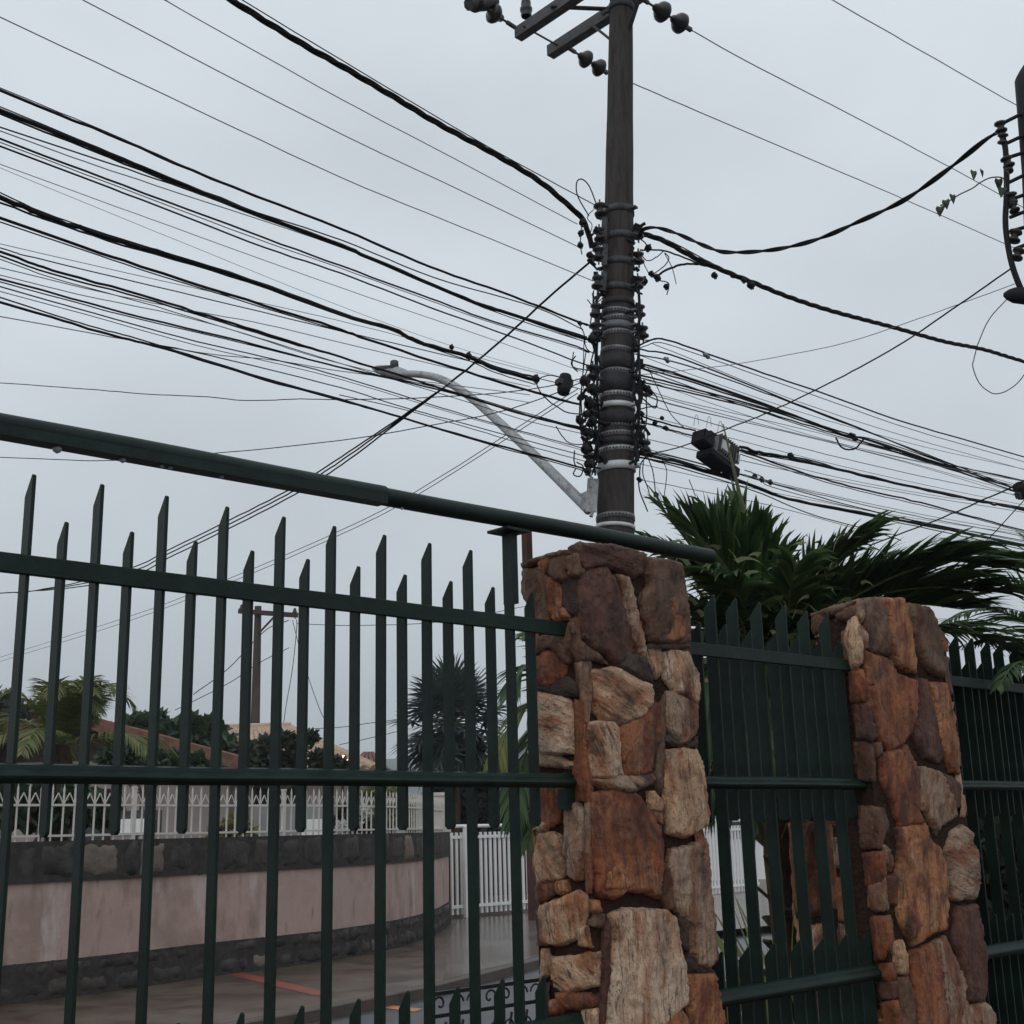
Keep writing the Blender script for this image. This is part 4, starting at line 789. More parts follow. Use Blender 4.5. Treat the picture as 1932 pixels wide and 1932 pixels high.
frs += [
 ([(1460,1310,5.9),(1430,1200,5.5),(1390,1120,5.3),(1340,1080,5.2)], 44, .3, .8, .3, .4, .05),
 ([(1466,1310,5.9),(1480,1200,5.5),(1490,1120,5.3),(1500,1070,5.2)], 44, .3, .8, .3, .4, .05),
 ([(1470,1310,5.9),(1520,1220,5.6),(1580,1170,5.4),(1640,1160,5.3)], 44, .3, .8, .3, .4, .05),
 ([(1470,1310,6.0),(1560,1160,6.1),(1680,1080,6.2),(1800,1040,6.2),(1900,1050,6.2)], 60, .34, .75, .5, .2, .05),
 ([(1458,1310,5.9),(1400,1180,5.9),(1320,1090,5.9),(1235,1030,5.9)], 44, .26, .8, .4, .2, .05),
 ([(1458,1310,5.9),(1390,1160,6.1),(1310,1040,6.2),(1250,960,6.2)], 44, .28, .7, .5, .15, .05),
 ([(1456,1310,5.9),(1380,1210,5.6),(1300,1140,5.5),(1240,1100,5.5)], 40, .22, .85, .3, .35, .045),
 ([(1466,1310,5.9),(1510,1170,5.6),(1560,1080,5.5),(1630,1010,5.4)], 44, .3, .6, .5, .25, .05),
 ([(1462,1320,5.9),(1420,1260,5.7),(1360,1260,5.5),(1320,1380,5.4)], 40, .3, .9, .1, .7, .05),
 ([(1462,1320,5.9),(1450,1300,5.5),(1440,1380,5.3),(1430,1520,5.3)], 40, .3, .9, .1, .7, .05),
 ([(1466,1320,5.9),(1500,1290,5.7),(1530,1340,5.5),(1545,1460,5.5)], 40, .3, .9, .1, .7, .05),
 ([(1462,1330,6.2),(1420,1330,6.4),(1370,1390,6.5),(1340,1500,6.5)], 44, .34, .9, .1, .7, .055),
 ([(1462,1310,5.9),(1430,1180,5.7),(1370,1070,5.6),(1310,1000,5.55)], 46, .36, .7, .6, .1, .06),
 ([(1462,1310,5.9),(1450,1180,6.0),(1420,1060,6.1),(1390,960,6.1)], 40, .28, .5, .5, .1, .055),
 ([(1470,1310,5.9),(1540,1180,5.7),(1660,1100,5.5),(1780,1060,5.4),(1880,1070,5.3)], 66, .34, .75, .7, .1, .055),
 ([(1470,1310,5.9),(1530,1200,5.8),(1620,1150,5.7),(1730,1140,5.6),(1820,1150,5.5)], 56, .36, .8, 1.0, .05, .055),
 ([(1470,1310,5.9),(1500,1200,5.7),(1530,1110,5.6),(1580,1050,5.5)], 40, .3, .7, .6, .15, .05),
 ([(1462,1320,5.9),(1420,1240,5.6),(1360,1180,5.5),(1300,1150,5.5)], 40, .32, .8, .7, .15, .055)]
for pts, n, L_, an, ve, dr, wd_ in frs: frond(np1, [P3(*p) for p in pts], int(n*1.5), L_*1.08, an, ve, dr+.22, wd_*.95, 'palm', rr=.013, shape=full, kink=.3, start=.08, jit=.17)
# the spiked unopened leaf
adopt(MB().tube([P3(1450, 1230, 5.8), P3(1418, 1010, 5.75), P3(1396, 935, 5.7), P3(1364, 800, 5.7)], [.016, .014, .010, .003], 6).build('spear_leaf', M['palmrib']), np1)
cl = MB()
cv = []; cf = []
for i in range(120):                                             # curled, drooping leaflet ends
    x = random.uniform(1260, 1640); y = random.uniform(1000, 1290); p = P3(x, y, random.uniform(5.2, 5.5)); d = Vector((random.uniform(-1, 1), random.uniform(-.5, .3), random.uniform(.2, 1))).normalized(); L_ = random.uniform(.10, .24); w = random.uniform(.014, .03); b0 = len(cv)
    sd = d.cross(Vector((random.gauss(0, 1), random.gauss(0, 1), .2))).normalized()
    for j in range(7):
        g = j/6; cv += [p-sd*w*(1-g*.9)/2, p+sd*w*(1-g*.9)/2]; d = (d+Vector((0, 0, -.42))).normalized(); p = p+d*L_/6
    for j in range(6): cf.append((b0+2*j, b0+2*j+1, b0+2*j+3, b0+2*j+2))
o = adopt(link('curled_leaflets', np_mesh('curled_leaflets', [tuple(v) for v in cv], cf, M['dryleaf'], True), None), np1); o['kind'] = 'stuff'
cx2 = P3(2010, 1290, 6.4); np2 = empty('near_palm', (cx2.x, cx2.y, 0)); tag(np2, 'palm at the right photo edge with thin feathery fronds over the second pillar', 'palm')
b = MB(); b.tube([(cx2.x, cx2.y, -.05), (cx2.x, cx2.y, 1.3), (cx2.x, cx2.y, cx2.z)], [.1, .09, .07], 10); adopt(b.build('trunk', M['palmbark']), np2)
for pts, n, L_, an, ve, dr, wd_ in [
 ([(2010,1290,6.4),(1985,1180,6.4),(1935,1120,6.4),(1860,1090,6.4)], 36, .26, .9, .4, .3, .03),
 ([(2010,1290,6.4),(1980,1210,6.3),(1920,1165,6.2),(1840,1150,6.1),(1770,1180,6.0)], 44, .22, .9, .2, .5, .024),
 ([(2010,1290,6.4),(1960,1230,6.2),(1880,1205,6.0),(1800,1222,5.9)], 40, .20, .9, .2, .5, .024),
 ([(2010,1290,6.4),(2000,1160,6.5),(1975,1060,6.6),(1930,1010,6.7)], 34, .24, .8, .3, .3, .03),
 ([(2010,1290,6.4),(2030,1150,6.4),(2060,1060,6.4),(2120,1010,6.4)], 34, .3, .8, .3, .3, .03),
 ([(2010,1290,6.4),(1970,1260,6.0),(1920,1250,5.7),(1880,1300,5.5)], 30, .22, .9, .2, .6, .026)]: frond(np2, [P3(*p) for p in pts], n, L_, an, ve, dr, wd_, 'palm', rr=.01, kink=.05)
# third palm: fronds hanging behind the first pillar
cx3 = P3(1075, 1330, 7.2); np3 = empty('near_palm', (cx3.x, cx3.y, 0)); tag(np3, 'palm hidden behind the first pillar, its fronds hanging out on the left', 'palm')
b = MB(); b.tube([(cx3.x, cx3.y, -.05), (cx3.x, cx3.y, 1.2), (cx3.x, cx3.y, cx3.z)], [.11, .1, .08], 10); adopt(b.build('trunk', M['palmbark']), np3)
for pts, n, L_, an, ve, dr, wd_, lm_ in [
 ([(1075,1330,7.2),(1045,1240,7.1),(1010,1190,7.0),(985,1200,6.9)], 30, .26, .9, .2, .5, .028, 'palm'),
 ([(1075,1330,7.2),(1030,1270,7.0),(985,1260,6.9),(955,1320,6.8)], 34, .30, .9, .1, .6, .028, 'palm'),
 ([(1075,1330,7.2),(1020,1320,7.0),(965,1360,6.9),(935,1450,6.8)], 36, .32, .9, .1, .7, .028, 'yellowpalm'),
 ([(1075,1330,7.2),(1020,1370,7.0),(985,1440,6.9),(965,1560,6.8)], 38, .34, .9, .1, .8, .03, 'palm'),
 ([(1075,1330,7.2),(1040,1400,7.0),(1010,1480,6.9),(995,1600,6.8)], 34, .32, .9, .1, .8, .03, 'palm'),
 ([(1075,1330,7.2),(1110,1250,7.3),(1160,1220,7.4),(1210,1260,7.4)], 30, .3, .9, .2, .5, .03, 'palm')]: frond(np3, [P3(*p) for p in pts], n, L_, an, ve, dr, wd_, lm_, rr=.012)
# sword-leaved plant seen through the second bay
def sword_plant(label, c, n, hgt, spread):
    root = empty('sword_plant', c); tag(root, label, 'plant', 'sword leaved plants by the fence'); c = Vector(c)
    for i in range(n):
        an = PH*0+math.atan2(NV.y, NV.x)+random.uniform(-1.75, 1.75); lean = random.uniform(.15, spread); L_ = hgt*random.uniform(.7, 1.1); d = Vector((math.cos(an)*lean, math.sin(an)*lean, 1)).normalized(); sd = d.cross(Vector((math.sin(an), -math.cos(an), .1))).normalized(); w = random.uniform(.04, .065); p = c+Vector((math.cos(an)*.04, math.sin(an)*.04, 0)); V = []; F = []
        for j in range(8):
            g = j/7; ww = w*(.6+.6*g if g < .4 else .84*(1-((g-.4)/.6)**2)+.01); V += [p-sd*ww/2, p, p+sd*ww/2]; V[-2] = V[-2]-Vector((math.cos(an), math.sin(an), 0))*ww*.25; d = (d+Vector((math.cos(an), math.sin(an), -.5))*.045).normalized(); p = p+d*L_/7
        for j in range(7): F += [(3*j, 3*j+1, 3*j+4, 3*j+3), (3*j+1, 3*j+2, 3*j+5, 3*j+4)]
        adopt(link('leaf', np_mesh('leaf', [tuple(v) for v in V], F, M['sword'], True), None), root)
for (u, q), lb_ in (((4.22, 3.10), 'sword leaved variegated plant behind the blades just right of the first pillar'), ((4.55, 3.12), 'sword leaved variegated plant behind the blades at the middle of the second bay'), ((4.88, 3.2), 'sword leaved variegated plant behind the blades near the second pillar')):
    sword_plant(lb_, uq(u, q, 0), 22, 1.42, .34)
p = at(1900, 1600, 7.2)
tree('hedge_bush', 'dark bush behind the fence bay at the right photo edge', (p.x, p.y, 0), lumps_px([(1840, 1640, 60, 0), (1920, 1600, 70, .3), (1980, 1660, 80, 0), (1900, 1760, 90, 0), (1820, 1760, 60, .3), (2000, 1800, 90, 0)], 7.2), 3000, .10, 'tree2', cat='bush', trunk_r=.03)
p = at(1560, 1600, 7.4)
tree('hedge_bush', 'dark bush behind the blades between the two pillars', (p.x, p.y, 0), lumps_px([(1500, 1420, 60, .4), (1560, 1440, 60, 0), (1620, 1420, 60, .3), (1560, 1560, 60, 0), (1660, 1520, 60, 0), (1530, 1660, 50, .2), (1600, 1720, 60, 0), (1700, 1400, 60, .4), (1780, 1380, 60, .4), (1860, 1400, 70, .4), (1940, 1400, 70, .4), (1440, 1390, 40, .4)], 7.4), 5200, .12, 'tree2', cat='bush', trunk_r=.04)
for x, Y, lb_ in ((1760, 17, 'dark tree across the street behind the right fence bay, left of two'), (2020, 15, 'dark tree across the street behind the right fence bay, right of two')):
    tree('leafy_tree', lb_, gbase(x, Y, 0), lumps_px([(x-90, 1460, 90, 0), (x+10, 1430, 100, .6), (x+110, 1470, 90, -.4), (x-20, 1560, 120, .3), (x+100, 1600, 90, .4), (x-120, 1590, 80, 0)], Y), 5200, .24, 'tree1', group=TG)
# wrought iron railing, low, beyond the fence
ir = empty('iron_railing', (0, 0, 0), RZ); tag(ir, 'black wrought iron railing with scrolls low behind the blades, left of the first pillar', 'railing')
RQ = 3.9
for z in (1.015, .935, .62): MB().beam((3.2, RQ, z), (4.3, RQ, z), .012, .014).build('rail', M['iron'], ir)
sc = MB(); sp = [Vector((math.cos(a)*r, 0, math.sin(a)*r)) for a, r in [(k*.42, .034-.0022*k) for k in range(14)]]; sc.tube(sp, .004, 6); sc = sc.mesh('scroll', M['iron'])
dg = MB(); dg.beam((0, 0, 0), (.06, 0, .27), .008, .008); dg = dg.mesh('stay', M['iron'])
for i in range(12):
    o = link('scroll', sc, None, ir, (3.25+i*.085, RQ, .975)); o.scale.x = 1 if i % 2 else -1
    o = link('scroll', sc, None, ir, (3.27+i*.085, RQ, .86)); o.scale = (.9 if i % 2 else -.9, 1, .9)
    link('stay', dg, None, ir, (3.22+i*.085, RQ, .64))
for x in (3.2, 4.3): MB().box(x-.012, x+.012, RQ-.012, RQ+.012, -.01, 1.03).build('post', M['iron'], ir)
# ------------------------------------------------------------------ the utility pole
PY = 10.0
def pax(z): return Vector((.841+(z-3.97)*.05626, PY, z))
def prad(z): return .156-(z-3.97)*.0102
def zy(y): return at(1166, y, PY).z
M['bandsteel'] = mat('band_steel', (.13, .132, .14), rough=.6, spec=.4, metal=.25, var=[(.22, .222, .23)], scale=14)
up = empty('utility_pole', pax(0)); tag(up, 'grey concrete utility pole ringed with steel bands behind the first pillar', 'utility pole')
zs = np.linspace(-.2, 10.3, 30); m = MB(); m.tube([pax(z) for z in zs], [prad(z)+.0015*math.sin(z*7) for z in zs], 32); adopt(m.build('shaft', M['concrete_pole']), up)
AX = (pax(1)-pax(0)).normalized()
def band(y, h, m_, ext=.006, perf=False, lug=True, rot=0.0):
    z = zy(y); r = prad(z)+ext; b = MB(); t = Vector((random.uniform(-.09, .09), random.uniform(-.05, .05), 0)); ax = (AX+t).normalized()
    b.lathe(pax(z), ax, [(-h/2, r-ext), (-h/2, r), (h/2, r), (h/2, r-ext)], 36)
    a = ax.orthogonal().normalized(); c = ax.cross(a)
    if lug:
        for an in (2.5+rot, -.9+rot): d = Vector((math.cos(an), math.sin(an)*.6, 0)).normalized(); b.beam(pax(z)+d*(r-.01), pax(z)+d*(r+.045), h*.8, .018)
    o = adopt(b.build('band', M[m_]), up)
    if perf:
        pb = MB(); n = 34
        for k in range(n):
            an = 2*math.pi*k/n; d = a*math.cos(an)+c*math.sin(an); P = pax(z)+d*(r+.0008); s = ax.cross(d)
            pb.add([P-s*.007-ax*.006, P+s*.007-ax*.006, P+s*.007+ax*.006, P-s*.007+ax*.006], [(0, 1, 2, 3)])
        adopt(pb.build('perforations', M['black']), o)
    return o
for y in (402, 452, 500, 549): band(y, .06, 'dgalv', .008)
for y in (594, 608, 636, 667, 708, 750, 808, 825, 852, 979): band(y, .042, 'galv' if y in (750, 852) else 'bandsteel', .005, True, y != 979)
band(622, .06, 'bandsteel', .007); band(771, .045, 'strap', .012, False); band(885, .065, 'strap', .012, False, True, .3); band(996, .03, 'strap', .008, False, False)
for y, h in ((690, .12), (729, .16), (795, .11), (838, .05), (575, .05)): band(y, h, 'tape', .009, False, False)
spool = MB().lathe((0, 0, 0), (0, 0, 1), [(-.05, .012), (-.05, .03), (-.042, .045), (-.026, .047), (-.014, .03), (0, .026), (.014, .03), (.026, .047), (.042, .045), (.05, .03), (.05, .012)], 14).mesh('insulator', M['insul'])
def spool_at(x, y, Y, s=1.0):
    p = at(x, y, Y); o = link('insulator', spool, None, None, p); o.scale = (s, s, s); o.rotation_euler = (random.uniform(-.15, .15), random.uniform(-.15, .15), 0); adopt(o, up)
    ax = pax(p.z); d = (ax-p); b = MB(); b.beam(p+Vector((0, 0, .05*s)), p+Vector((0, 0, .05*s))+d*.8, .03, .008); b.beam(p-Vector((0, 0, .05*s)), p-Vector((0, 0, .05*s))+d*.8, .03, .008); b.tube([p-Vector((0, 0, .085*s)), p+Vector((0, 0, .085*s))], .008, 6)
    adopt(b.build('bracket', M['dgalv']), o)
for x, y in ((1132, 396), (1131, 443), (1129, 479), (1128, 533), (1125, 586), (1124, 622), (1119, 702), (1117, 772), (1113, 868)): spool_at(x, y, 9.86, 1.15)
for x, y in ((1204, 440), (1205, 487), (1204, 534), (1207, 587), (1213, 627), (1206, 814), (1217, 843)): spool_at(x, y, 10.0, 1.05)
for x0, y0, x1, y1, Y in ((1141, 410, 1139, 452, 9.84), (1142, 460, 1140, 500, 9.84), (1140, 512, 1137, 548, 9.84)):
    b = MB(); b.beam(at(x0, y0, Y), at(x1, y1, Y), .05, .012, (0, 1, 0)); adopt(b.build('rack_plate', M['dgalv']), up)
hb_ = MB()
for i in range(150):
    left = random.random() < .62; y = random.choice([random.uniform(690, 900), random.uniform(395, 660), random.uniform(690, 870)]); x = random.uniform(1104 if y > 690 else 1120, 1132) if left else random.uniform(1194, 1215 if y > 690 else 1203)
    p = at(x, y, 9.9+random.uniform(-.08, .1)); d = Vector((random.gauss(0, 1), random.gauss(0, .5), random.gauss(0, 1))).normalized()*random.uniform(.03, .10)
    if random.random() < .5: hb_.beam(p, p+d, random.uniform(.012, .04), random.uniform(.008, .03))
    else: hb_.tube([p, p+d*.5+Vector((0, 0, random.uniform(-.03, .03))), p+d], random.uniform(.008, .022), 6)
o = adopt(hb_.build('bolts_and_ties', M['black']), up); o['kind'] = 'stuff'
for k in range(9):                                              # cables tied down the shaft
    x0 = random.uniform(1112, 1126) if k < 6 else random.uniform(1198, 1210); ys = np.linspace(random.uniform(540, 640), random.uniform(820, 905), 9)
    b = MB(); b.tube(bez([at(x0+random.uniform(-7, 7), y, 9.84+random.uniform(-.04, .06)) for y in ys], 4), random.uniform(.006, .013), 6); adopt(b.build('tied_cable', M['black']), up)
# crossarms, high up: the far ends show
cz = 9.1
for sg in (1, -1):
    c = pax(cz)+DV*(.22*sg); b = MB(); b.beam(c+NV*1.15, c-NV*1.25, .095, .115); adopt(b.build('crossarm', M['wood']), up)
b = MB(); c = pax(cz-.02)
b.beam(c-DV*.30+NV*.62, c+DV*.30+NV*.16, .05, .012); b.beam(c+DV*.17+NV*.55, pax(cz-.55)+NV*.08, .04, .01); b.beam(c-DV*.17-NV*.55, pax(cz-.55)-NV*.08, .04, .01); b.tube([c-DV*.3+NV*1.0, c+DV*.3+NV*1.0], .01, 6); adopt(b.build('brace', M['dgalv']), up)
z = 8.86; b = MB(); b.lathe(pax(z), AX, [(-.03, prad(z)), (-.03, prad(z)+.012), (.03, prad(z)+.012), (.03, prad(z))], 28); b.beam(pax(z)-Vector((prad(z), 0, 0)), pax(z)-Vector((prad(z)+.07, 0, .05)), .04, .03); adopt(b.build('band', M['dgalv']), up)
disc = MB().lathe((0, 0, 0), (0, 0, 1), [(-.07, .012), (-.06, .03), (-.035, .04), (-.02, .065), (0, .085), (.02, .088), (.035, .07), (.038, .04), (.05, .02), (.07, .012)], 18).mesh('disc', M['insul'])
def insulator_string(A, B, n=2, s=1.0, fit=True):
    A = Vector(A); B = Vector(B); t = (B-A).normalized(); L_ = (B-A).length; b = MB(); b.tube([A, B], .012, 6); b.beam(A, A.lerp(B, .18), .03, .03); b.beam(A.lerp(B, .9), B, .035, .035)
    root = adopt(b.build('insulator_string', M['dgalv']), up); q = t.to_track_quat('Z', 'Y')
    for k in range(n):
        o = link('disc', disc, None, None); f = .42+.34*k/(max(n-1, 1)); o.location = A.lerp(B, f); o.rotation_mode = 'QUATERNION'; o.rotation_quaternion = q; sc_ = L_*.30/.14*s; o.scale = (s, s, min(sc_, 1.6)); adopt(o, root)
    return root
QF, QM = 7.6, 6.5
insulator_string(pn(1072, 90, QF), pn(1146, 138, QF), 2, 1.05); insulator_string(pn(1205, -6, QM), pn(1304, 57, QM), 2, 1.15); insulator_string(pn(972, 52, QF), pn(880, -8, QF), 2, 1.1)
b = MB(); b.lathe(pn(993, 28, QF), (0, 0, 1), [(-.02, .05), (0, .055), (.02, .045), (.04, .06), (.07, .062), (.085, .045), (.12, .05), (.16, .045), (.2, .03), (.21, .01)], 14); adopt(b.build('pin_insulator', M['insul']), up)
b = MB(); p0 = pn(935, 2, QF); p1 = pn(884, 8, QF); b.tube([p0, p0.lerp(p1, .5), p1], [.05, .085, .06], 8); adopt(b.build('clamp_cover', M['dgalv']), up)
# ------------------------------------------------------------------ street lamp on its arm
sl_ = empty('street_lamp', at(1118, 955, 9.9)); tag(sl_, 'galvanised street lamp arm reaching left from the utility pole', 'street lamp')
arm = [(1112, 962, 9.95), (1056, 906, 10.25), (1003, 854, 10.55), (956, 810, 10.8), (909, 767, 11.1), (878, 742, 11.3), (850, 724, 11.45), (822, 712, 11.6), (788, 706, 11.75), (752, 706, 11.95)]
path = bez([at(*p) for p in arm], 4); b = MB(); b.tube(path, [.047-.012*i/len(path) for i in range(len(path))], 14); adopt(b.build('arm', M['galv']), sl_)
b = MB(); P = at(1117, 958, 9.84); b.beam(at(1115, 966, 9.84), at(1119, 903, 9.84), .09, .014, (0, 1, 0)); b.beam(at(1113, 906, 9.8), at(1117, 906, 9.8), .012, .1)
A_, B_, C_ = at(1094, 932, 9.97), at(1116, 922, 9.87), at(1116, 958, 9.87); t_ = Vector((0, .012, 0)); b.add([A_, B_, C_, A_+t_, B_+t_, C_+t_], [(0,1,2),(5,4,3),(0,3,4,1),(1,4,5,2),(2,5,3,0)]); b.beam(at(1114, 968, 9.84), at(1120, 970, 9.84), .06, .05); adopt(b.build('mounting_bracket', M['galv']), sl_)
h0, h1 = at(770, 707, 11.9), at(703, 695, 12.3); ht = (h1-h0).normalized(); b = MB(); b.tube([h0, h0.lerp(h1, .25), h0.lerp(h1, .6), h0.lerp(h1, .85), h1], [.042, .062, .06, .045, .012], 14); hd = adopt(b.build('lamp_head', M['galv']), sl_)
b = MB(); hp = at(741, 694, 12.05); b.beam(hp, at(713, 697, 12.2), .09, .035); adopt(b.build('clip_plate', M['dgalv']), hd)
b = MB(); hp = at(744, 696, 12.03); b.lathe(hp, (0, 0, 1), [(-.02, .03), (.0, .042), (.03, .045), (.08, .042), (.088, .03), (.09, .001)], 14); adopt(b.build('photocell', M['dgalv']), hd)
b = MB(); b.lathe(at(728, 706, 12.12), (0, 0, -1), [(-.03, .06), (.0, .055), (.018, .03), (.02, .001)], 12); adopt(b.build('lens', M['greywall']), hd)
# ------------------------------------------------------------------ wires
QW = 6.66
def smooth(P, n=8): return bez(P, n)
def wire(name, label, th, pts, mode=0.0, m_='cable', group=None, twist=0, ext=True, cat='cable', n=6, sides=5):
    """pts are photo points; mode = offset from the vertical plane of the pole line, or (near, far) distances"""
    if isinstance(mode, tuple):
        cum = [0]
        for a, b in zip(pts, pts[1:]): cum.append(cum[-1]+math.hypot(b[0]-a[0], b[1]-a[1]))
        P = [at(p[0], p[1], 1/(1/mode[0]+(1/mode[1]-1/mode[0])*c/cum[-1])) for p, c in zip(pts, cum)]
    else: P = [pn(p[0], p[1], QW+mode) for p in pts]
    dm_ = [(p-E0).dot(FV) for p in P]; dist = sum(dm_)/len(dm_)
    if ext:
        for e, k in ((0, 1), (-1, -2)):
            x, y = pts[e]
            if x <= 1 or x >= 1931 or y <= 1: d = (P[e]-P[k]); q = P[e]+d.normalized()*min(14.0, d.length*4); P = [q]+P if e == 0 else P+[q]
    path = smooth(P, n) if len(P) > 2 else [P[0].lerp(P[1], i/8) for i in range(9)]
    th *= 1.0 if th > 3 else 1.08; r = th/2*dist/FPX; b = MB()
    if twist:
        fine = smooth(path, 4); L_ = 0; hel = [[], [], []]
        for i, p in enumerate(fine):
            if i: L_ += (p-fine[i-1]).length
            t = (fine[min(i+1, len(fine)-1)]-fine[max(i-1, 0)]).normalized(); s = t.cross(Vector((0, 0, 1))).normalized(); u = s.cross(t)
            for k in range(twist): an = L_/.62*2*math.pi+k*2*math.pi/twist; hel[k].append(p+(s*math.cos(an)+u*math.sin(an))*r*.48)
        for k in range(twist): b.tube(hel[k], r*.54, 5)
    else:
        wob = [p+Vector((0, 0, random.gauss(0, r*.25))) for p in path]; b.tube(wob, r, sides)
    return tag(b.build(name, M[m_]), label, cat, group)
GW = 'overhead wires'
# bare conductors, left
wire('overhead_wire', 'thin bare wire entering at the left edge, highest of those meeting it', 1.9, [(0, 32), (322, 184), (644, 335), (880, 432), (1119, 530)], 0, 'alu', GW, cat='wire')
wire('overhead_wire', 'leftmost thin bare wire leaving the top edge, left of the thick twisted cable', 1.9, [(157, 0), (400, 128), (644, 253), (870, 360), (1094, 467)], .02, 'alu', GW, cat='wire')
wire('overhead_wire', 'thin bare wire leaving the top edge just left of the thick twisted cable', 1.8, [(313, 0), (337, 15), (644, 187), (870, 306), (1089, 423)], .04, 'alu', GW, cat='wire')
wire('overhead_wire', 'thin messenger wire hugging the thick twisted cable at the upper left', 2.0, [(457, 0), (644, 113), (891, 260), (1040, 342), (1126, 389)], .05, 'cable', GW, cat='wire')
wire('twisted_cable', 'thick twisted black cable sweeping from the top edge to the pole, upper left', 12.5, [(437, 0), (517, 50), (583, 90), (644, 124), (744, 183), (827, 233), (927, 287), (1011, 337), (1064, 380), (1101, 417), (1117, 467)], -.02, 'cable', GW, twist=3)
lab = lambda k, t='black': '%s cable, %s from the top along the left edge' % (t, k)
LW = [
 ('thick black cable meeting the left edge just below the highest bare wire', 5.0, [(0, 170), (200, 252), (400, 337), (644, 432), (811, 503), (944, 550), (1091, 607), (1110, 613)], 0, 'cable'),
 ('heaviest cable of the upper left bundle, second black one down the left edge', 7.5, [(0, 208), (233, 303), (417, 377), (644, 463), (704, 490), (877, 563), (977, 597), (1107, 640)], .03, 'cable'),
 ('thin black cable crossing under the heaviest upper left cable', 2.4, [(0, 240), (293, 337), (427, 383), (644, 453), (817, 523), (1011, 580), (1100, 622)], -.05, 'cable'),
 ('thin grey wire meeting the left edge between two black ones, upper bundle', 1.8, [(0, 247), (160, 305), (333, 363), (644, 467), (860, 555), (1090, 640)], .1, 'alu'),
 ('black cable meeting the left edge below the thin grey wire, upper bundle', 3.6, [(0, 262), (233, 350), (467, 437), (644, 502), (811, 563), (931, 607), (1077, 650), (1112, 664)], 0, 'cable'),
 ('black cable running lowest of the upper left bundle', 3.0, [(0, 275), (267, 377), (500, 467), (644, 516), (811, 580), (994, 646), (1108, 690)], .02, 'cable'),
 ('faint grey wire alone between the upper and middle left bundles', 1.3, [(0, 310), (322, 427), (644, 543), (904, 632), (1102, 702)], .15, 'alu'),
 ('faintest hair thin wire just under the lone grey wire', .9, [(0, 317), (333, 453), (644, 578), (860, 655), (1060, 712)], .2, 'alu'),
 ('thick black cable of the middle left bundle, upper of two', 8.5, [(0, 372), (83, 407), (233, 457), (433, 517), (644, 593), (744, 623), (787, 644), (884, 674), (937, 697), (1010, 717)], 0, 'cable'),
 ('thick black cable of the middle left bundle, lower of two', 5.2, [(0, 412), (267, 503), (500, 577), (644, 622), (704, 644), (877, 701), (1011, 741), (1096, 765)], .04, 'cable'),
 ('faint grey wire uppermost of the lower left bundle', 1.2, [(0, 460), (270, 522), (540, 582), (720, 625), (960, 690), (1100, 722)], .1, 'alu'),
 ('thin black cable just under the faint wire of the lower left bundle', 2.0, [(0, 468), (67, 487), (333, 550), (644, 625), (830, 668), (1100, 735)], .05, 'cable'),
 ('black cable, heaviest at the top of the lower left bundle', 4.6, [(0, 475), (100, 510), (267, 557), (417, 603), (547, 644), (644, 674), (877, 747), (994, 784), (1104, 811)], 0, 'cable'),
 ('thin grey wire slanting through the middle of the lower left bundle', 1.6, [(0, 505), (200, 553), (367, 587), (500, 612), (700, 660), (1000, 730)], .1, 'alu'),
 ('grey wire just above the middle black cable of the lower left bundle', 1.6, [(0, 519), (150, 556), (380, 606), (620, 680), (800, 722), (1000, 760)], .08, 'alu'),
 ('black cable in the middle of the lower left bundle', 3.6, [(0, 527), (233, 590), (455, 644), (644, 694), (824, 734), (1007, 787), (1100, 812)], .03, 'cable'),
 ('thin black cable below the middle one of the lower left bundle', 2.2, [(0, 541), (180, 592), (370, 644), (513, 677), (644, 711), (857, 777), (961, 807), (1107, 848)], 0, 'cable'),
 ('lowest thick black cable at the left edge, ending beside the lamp bracket', 4.6, [(0, 570), (167, 620), (257, 644), (333, 664), (500, 717), (644, 755), (737, 782), (891, 827), (1084, 879), (1112, 888)], -.03, 'cable'),
 ('grey wire meeting the left edge below all black cables', 1.7, [(0, 597), (233, 640), (397, 668), (520, 680), (640, 700), (800, 720), (1000, 745)], .12, 'alu'),
 ('thin black cable running close above the lowest thick cable', 2.0, [(283, 648), (397, 671), (644, 732), (760, 768), (900, 806), (1108, 862)], .02, 'cable'),
 ('thin cable just above the lowest one near the pole', 1.6, [(640, 745), (760, 772), (900, 812), (1000, 842), (1110, 872)], .03, 'cable'),
]
def companion(src, dy0, dy1, th, lb_, md):                     # a thinner line running with another cable
    k = len(src)-1; return (lb_, th, [(x, y+dy0+(dy1-dy0)*i/k+random.uniform(-1.5, 1.5)) for i, (x, y) in enumerate(src)], md, 'cable')
P_ = {i: l[2] for i, l in enumerate(LW)}
